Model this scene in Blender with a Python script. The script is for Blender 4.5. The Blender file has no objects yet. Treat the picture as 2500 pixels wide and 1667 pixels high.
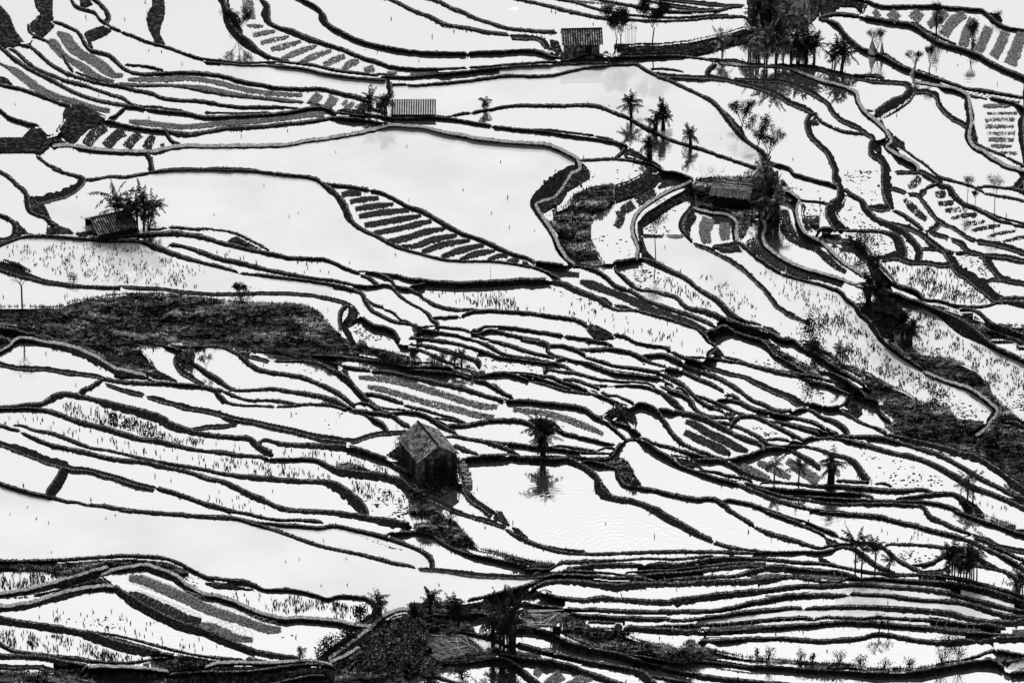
import bpy, bmesh, math, random
import numpy as np
from mathutils import Vector, Matrix
R = math.radians
rnd = random.Random(7)
nrs = np.random.RandomState(11)
sc = bpy.context.scene
C = sc.collection

# ---------------------------------------------------------------- camera
PITCH = R(29.0); HFOV = R(11.0); WIDTH = 110.0
DIST = WIDTH / (2 * math.tan(HFOV / 2))
cam = bpy.data.cameras.new('camera'); cam.sensor_width = 36; cam.angle = HFOV
cam.clip_start = 5; cam.clip_end = 6000
camo = bpy.data.objects.new('camera', cam); C.objects.link(camo)
CAM = np.array([0.0, -DIST * math.cos(PITCH), DIST * math.sin(PITCH)])
camo.location = CAM; camo.rotation_euler = (math.pi / 2 - PITCH, 0, 0)
sc.camera = camo
# ---------------------------------------------------------------- sky and sun
SUN_EL, SUN_AZ = R(58), R(3)          # ahead of the viewer, high
w = bpy.data.worlds.new('World'); sc.world = w; w.use_nodes = True
nt = w.node_tree; nt.nodes.clear()
sky = nt.nodes.new('ShaderNodeTexSky'); sky.sky_type = 'NISHITA'; sky.sun_disc = False
sky.sun_elevation = SUN_EL; sky.sun_rotation = SUN_AZ; sky.dust_density = 1.5; sky.air_density = 1.0
bw = nt.nodes.new('ShaderNodeRGBToBW'); bg = nt.nodes.new('ShaderNodeBackground')
out = nt.nodes.new('ShaderNodeOutputWorld'); bg.inputs['Strength'].default_value = 0.15
nt.links.new(sky.outputs[0], bw.inputs[0]); nt.links.new(bw.outputs[0], bg.inputs['Color']); nt.links.new(bg.outputs[0], out.inputs[0])
sl = bpy.data.lights.new('sun', 'SUN'); sl.energy = 2.6; sl.angle = R(8); sl.color = (1, 1, 1)
so = bpy.data.objects.new('sun', sl); C.objects.link(so)
sd = Vector((math.sin(SUN_AZ) * math.cos(SUN_EL), math.cos(SUN_AZ) * math.cos(SUN_EL), math.sin(SUN_EL)))
so.rotation_euler = sd.to_track_quat('Z', 'Y').to_euler()
sc.view_settings.view_transform = 'Standard'; sc.view_settings.look = 'None'
sc.view_settings.gamma = 1; sc.view_settings.use_curve_mapping = False
sc.view_settings.exposure = 0.12
sc.cycles.max_bounces = 6; sc.cycles.glossy_bounces = 3; sc.cycles.diffuse_bounces = 2

# ---------------------------------------------------------------- survey: sight lines of the photograph
FX = 1250 / math.tan(HFOV / 2)
MPP = WIDTH / 2500.0
cp, sp = math.cos(PITCH), math.sin(PITCH)
def pt(u, v, z):
    """ground point seen in direction (u, v) of the photograph at height z"""
    u = np.asarray(u, float); v = np.asarray(v, float); z = np.asarray(z, float)
    a = (u - 1250) / FX; b = -(v - 833.5) / FX
    dx = a; dy = cp + b * sp; dz = -sp + b * cp
    t = (z - CAM[2]) / dz
    return np.stack([CAM[0] + t * dx, CAM[1] + t * dy, z + 0 * t], -1)
# ---------------------------------------------------------------- materials
def newmat(name):
    m = bpy.data.materials.new(name); m.use_nodes = True
    t = m.node_tree; t.nodes.clear()
    o = t.nodes.new('ShaderNodeOutputMaterial'); return m, t, o
def noise_mat(name, stops, scale=3.0, detail=8, rough=0.95, bump=0.0, scale2=None, stretch=(1, 1, 1), spec=0.04):
    m, t, o = newmat(name); N = t.nodes; L = t.links
    b = N.new('ShaderNodeBsdfPrincipled'); b.inputs['Roughness'].default_value = rough
    b.inputs['Specular IOR Level'].default_value = spec
    g = N.new('ShaderNodeNewGeometry'); mp = N.new('ShaderNodeMapping'); mp.inputs['Scale'].default_value = stretch
    L.new(g.outputs['Position'], mp.inputs[0])
    n = N.new('ShaderNodeTexNoise'); n.inputs['Scale'].default_value = scale; n.inputs['Detail'].default_value = detail
    n.inputs['Roughness'].default_value = 0.7
    L.new(mp.outputs[0], n.inputs['Vector'])
    fac = n.outputs['Fac']
    if scale2:
        n2 = N.new('ShaderNodeTexNoise'); n2.inputs['Scale'].default_value = scale2; n2.inputs['Detail'].default_value = 4
        L.new(mp.outputs[0], n2.inputs['Vector'])
        mx = N.new('ShaderNodeMath'); mx.operation = 'ADD'; L.new(n.outputs['Fac'], mx.inputs[0]); L.new(n2.outputs['Fac'], mx.inputs[1])
        hf = N.new('ShaderNodeMath'); hf.operation = 'MULTIPLY'; hf.inputs[1].default_value = 0.5; L.new(mx.outputs[0], hf.inputs[0]); fac = hf.outputs[0]
    r = N.new('ShaderNodeValToRGB'); e = r.color_ramp.elements
    for i, (p, v) in enumerate(stops):
        el = e[i] if i < 2 else e.new(p)
        el.position = p; el.color = (v, v, v, 1)
    L.new(fac, r.inputs[0]); L.new(r.outputs[0], b.inputs['Base Color'])
    if bump:
        bp = N.new('ShaderNodeBump'); bp.inputs['Strength'].default_value = bump; bp.inputs['Distance'].default_value = 0.15
        L.new(fac, bp.inputs['Height']); L.new(bp.outputs[0], b.inputs['Normal'])
    L.new(b.outputs[0], o.inputs[0]); return m
M = {}
M['riser'] = noise_mat('riser_earth', [(0.42, 0.003), (0.56, 0.009), (0.70, 0.09)], 4.0, bump=0.6)
M['crest'] = noise_mat('crest_grass', [(0.40, 0.006), (0.51, 0.035), (0.64, 0.34)], 5.0, bump=0.5)
M['path'] = noise_mat('trodden_crest', [(0.36, 0.03), (0.48, 0.20), (0.62, 0.50)], 5.0, bump=0.5)
M['slope'] = noise_mat('slope_earth', [(0.42, 0.005), (0.54, 0.020), (0.68, 0.13)], 2.2, bump=0.7)
M['hill'] = noise_mat('grassy_hill', [(0.44, 0.004), (0.51, 0.04), (0.58, 0.40)], 3.0, bump=0.8, scale2=0.5, stretch=(0.35, 1.1, 1.6))
M['base'] = noise_mat('wet_earth', [(0.3, 0.006), (0.7, 0.03)], 1.5)
M['bed'] = noise_mat('seedlings', [(0.36, 0.02), (0.49, 0.11), (0.64, 0.38)], 6.5, bump=0.5)
M['dark_bed'] = noise_mat('dark_seedlings', [(0.38, 0.006), (0.52, 0.03), (0.68, 0.14)], 6.5, bump=0.5)
M['stalk'] = noise_mat('straw_stubble', [(0.3, 0.006), (0.7, 0.03)], 3)
M['clod'] = noise_mat('mud_clod', [(0.3, 0.006), (0.7, 0.035)], 3)
M['grass'] = noise_mat('bank_grass', [(0.38, 0.005), (0.52, 0.03), (0.68, 0.16)], 1.2)
M['straw'] = noise_mat('dry_grass', [(0.45, 0.003), (0.505, 0.035), (0.57, 0.60)], 0.7, scale2=3.0, stretch=(0.35, 1.1, 1.6))
M['banana'] = noise_mat('banana_leaf', [(0.4, 0.004), (0.62, 0.012), (0.75, 0.10)], 1.6, spec=0.12, rough=0.6)
M['pale_banana'] = noise_mat('dry_banana_leaf', [(0.40, 0.008), (0.50, 0.08), (0.62, 0.45)], 2.2, spec=0.12, rough=0.6)
M['bark'] = noise_mat('bark', [(0.4, 0.006), (0.7, 0.03)], 6)
M['leaf'] = noise_mat('leaf', [(0.4, 0.004), (0.7, 0.02)], 3)
M['pale_leaf'] = noise_mat('pale_leaf', [(0.44, 0.006), (0.53, 0.05), (0.62, 0.50)], 3.2)
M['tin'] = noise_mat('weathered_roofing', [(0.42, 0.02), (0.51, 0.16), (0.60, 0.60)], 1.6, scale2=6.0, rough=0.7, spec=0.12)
M['pale_tin'] = noise_mat('pale_roofing', [(0.35, 0.35), (0.6, 0.6)], 1.6, rough=0.7, spec=0.12)
M['wall'] = noise_mat('mud_brick', [(0.38, 0.012), (0.50, 0.05), (0.64, 0.20)], 2.5, bump=0.6)
M['dark'] = noise_mat('dark_board_and_shade', [(0.3, 0.004), (0.7, 0.012)], 3)
M['wood'] = noise_mat('pale_pole', [(0.35, 0.2), (0.6, 0.55)], 3)
M['thatch'] = noise_mat('thatch', [(0.42, 0.01), (0.50, 0.08), (0.60, 0.40)], 3.0, bump=0.8, stretch=(1, 4, 4), scale2=9)
M['stone'] = noise_mat('stone', [(0.35, 0.03), (0.65, 0.30)], 3.0, bump=0.6)
M['cloth'] = noise_mat('pale_sheeting', [(0.35, 0.15), (0.65, 0.6)], 2.0)

def water_mat(rings, silt=0.03, name='paddy_water'):
    m, t, o = newmat(name); N = t.nodes; L = t.links
    g = N.new('ShaderNodeNewGeometry')
    mp = N.new('ShaderNodeMapping'); mp.inputs['Scale'].default_value = (0.55, 1.5, 1); L.new(g.outputs['Position'], mp.inputs[0])
    n = N.new('ShaderNodeTexNoise'); n.inputs['Scale'].default_value = 1.6; n.inputs['Detail'].default_value = 3
    L.new(mp.outputs[0], n.inputs['Vector'])
    big = N.new('ShaderNodeTexNoise'); big.inputs['Scale'].default_value = 0.07; big.inputs['Detail'].default_value = 1
    L.new(g.outputs['Position'], big.inputs['Vector'])
    cr = N.new('ShaderNodeMapRange'); cr.inputs['From Min'].default_value = 0.45; cr.inputs['From Max'].default_value = 0.68
    L.new(big.outputs['Fac'], cr.inputs['Value'])
    mul = N.new('ShaderNodeMath'); mul.operation = 'MULTIPLY'; L.new(n.outputs['Fac'], mul.inputs[0]); L.new(cr.outputs[0], mul.inputs[1])
    h = mul.outputs[0]
    pn = N.new('ShaderNodeTexNoise'); pn.inputs['Scale'].default_value = 0.3; pn.inputs['Detail'].default_value = 3; L.new(g.outputs['Position'], pn.inputs['Vector'])
    pm = N.new('ShaderNodeMapRange'); pm.inputs['From Min'].default_value = 0.42; pm.inputs['From Max'].default_value = 0.62; L.new(pn.outputs['Fac'], pm.inputs['Value'])
    for (x, y, z, rad, wl, amp) in rings:
        d = N.new('ShaderNodeVectorMath'); d.operation = 'DISTANCE'; d.inputs[1].default_value = (x, y, z)
        L.new(g.outputs['Position'], d.inputs[0])
        wob = N.new('ShaderNodeMath'); wob.operation = 'MULTIPLY_ADD'; wob.inputs[1].default_value = wl * 1.3; L.new(n.outputs['Fac'], wob.inputs[0]); L.new(d.outputs['Value'], wob.inputs[2])
        s = N.new('ShaderNodeMath'); s.operation = 'MULTIPLY'; s.inputs[1].default_value = 2 * math.pi / wl; L.new(wob.outputs[0], s.inputs[0])
        sn = N.new('ShaderNodeMath'); sn.operation = 'SINE'; L.new(s.outputs[0], sn.inputs[0])
        fo = N.new('ShaderNodeMapRange'); fo.inputs['From Min'].default_value = rad * 0.45; fo.inputs['From Max'].default_value = rad
        fo.inputs['To Min'].default_value = amp; fo.inputs['To Max'].default_value = 0; L.new(d.outputs['Value'], fo.inputs['Value'])
        q = N.new('ShaderNodeMath'); q.operation = 'MULTIPLY'; L.new(sn.outputs[0], q.inputs[0]); q0 = N.new('ShaderNodeMath'); q0.operation = 'MULTIPLY'; L.new(fo.outputs[0], q0.inputs[0]); L.new(pm.outputs[0], q0.inputs[1]); L.new(q0.outputs[0], q.inputs[1])
        a = N.new('ShaderNodeMath'); a.operation = 'ADD'; L.new(h, a.inputs[0]); L.new(q.outputs[0], a.inputs[1]); h = a.outputs[0]
    bp = N.new('ShaderNodeBump'); bp.inputs['Strength'].default_value = 1.0; bp.inputs['Distance'].default_value = 0.022
    L.new(h, bp.inputs['Height'])
    gl = N.new('ShaderNodeBsdfGlossy'); gl.inputs['Roughness'].default_value = 0.02; gl.inputs['Color'].default_value = (0.96, 0.96, 0.96, 1)
    df = N.new('ShaderNodeBsdfDiffuse')
    dn = N.new('ShaderNodeTexNoise'); dn.inputs['Scale'].default_value = 0.12; dn.inputs['Detail'].default_value = 5; L.new(g.outputs['Position'], dn.inputs['Vector'])
    rr = N.new('ShaderNodeValToRGB'); rr.color_ramp.elements[0].position = 0.35; rr.color_ramp.elements[0].color = (0.58, 0.58, 0.58, 1)
    rr.color_ramp.elements[1].position = 0.65; rr.color_ramp.elements[1].color = (0.68, 0.68, 0.68, 1); L.new(dn.outputs['Fac'], rr.inputs[0]); L.new(rr.outputs[0], df.inputs['Color'])
    L.new(bp.outputs[0], gl.inputs['Normal'])
    mx = N.new('ShaderNodeMixShader'); mx.inputs[0].default_value = silt
    L.new(gl.outputs[0], mx.inputs[1]); L.new(df.outputs[0], mx.inputs[2]); L.new(mx.outputs[0], o.inputs[0]); return m

# ---------------------------------------------------------------- object helpers
def mesh_obj(name, V, F, mats, parent=None, kind=None, mi=None, smooth=False):
    me = bpy.data.meshes.new(name)
    V = np.asarray(V, float)
    me.from_pydata(V.tolist(), [], F if isinstance(F, list) else F.tolist())
    if not isinstance(mats, (list, tuple)): mats = [mats]
    for m in mats: me.materials.append(m)
    if mi is not None: me.polygons.foreach_set('material_index', np.asarray(mi, np.int32))
    if smooth: me.polygons.foreach_set('use_smooth', np.ones(len(me.polygons), bool))
    me.update()
    o = bpy.data.objects.new(name, me); C.objects.link(o)
    if parent is not None: o.parent = parent
    if kind: o['kind'] = kind
    return o
def tag(o, label, cat, group=None):
    o['label'] = label; o['category'] = cat
    if group: o['group'] = group
    return o
def thing(name, label, cat, loc, group=None, rz=0.0):
    o = bpy.data.objects.new(name, None); C.objects.link(o); o.empty_display_size = 0.3
    o.location = loc; o.rotation_euler = (0, 0, rz)
    return tag(o, label, cat, group)
class MB:
    def __init__(s): s.v = []; s.f = []
    def quad(s, a, b, c, d):
        n = len(s.v); s.v += [tuple(a), tuple(b), tuple(c), tuple(d)]; s.f.append((n, n + 1, n + 2, n + 3))
    def tri(s, a, b, c):
        n = len(s.v); s.v += [tuple(a), tuple(b), tuple(c)]; s.f.append((n, n + 1, n + 2))
    def tube(s, P, Rr, k=6, cap=True):
        P = [Vector(p) for p in P]; base = len(s.v)
        for i, p in enumerate(P):
            d = (P[min(i + 1, len(P) - 1)] - P[max(i - 1, 0)]).normalized()
            a = d.orthogonal().normalized(); b = d.cross(a)
            for j in range(k):
                t = 2 * math.pi * j / k
                s.v.append(tuple(p + (a * math.cos(t) + b * math.sin(t)) * Rr[i]))
        for i in range(len(P) - 1):
            for j in range(k):
                s.f.append((base + i * k + j, base + i * k + (j + 1) % k, base + (i + 1) * k + (j + 1) % k, base + (i + 1) * k + j))
        if cap:
            s.f.append(tuple(base + j for j in range(k))[::-1]); s.f.append(tuple(base + (len(P) - 1) * k + j for j in range(k)))
    def box(s, c, sz, mat=None):
        n = len(s.v); x, y, z = [q / 2 for q in sz]
        for dx in (-x, x):
            for dy in (-y, y):
                for dz in (-z, z):
                    p = Vector((dx, dy, dz))
                    if mat: p = mat @ p
                    s.v.append((p[0] + c[0], p[1] + c[1], p[2] + c[2]))
        s.f += [tuple(n + i for i in q) for q in ((0, 1, 3, 2), (4, 6, 7, 5), (0, 4, 5, 1), (2, 3, 7, 6), (0, 2, 6, 4), (1, 5, 7, 3))]
    def build(s, name, mat, parent=None, smooth=False):
        return mesh_obj(name, s.v, s.f, mat, parent, smooth=smooth)

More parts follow.
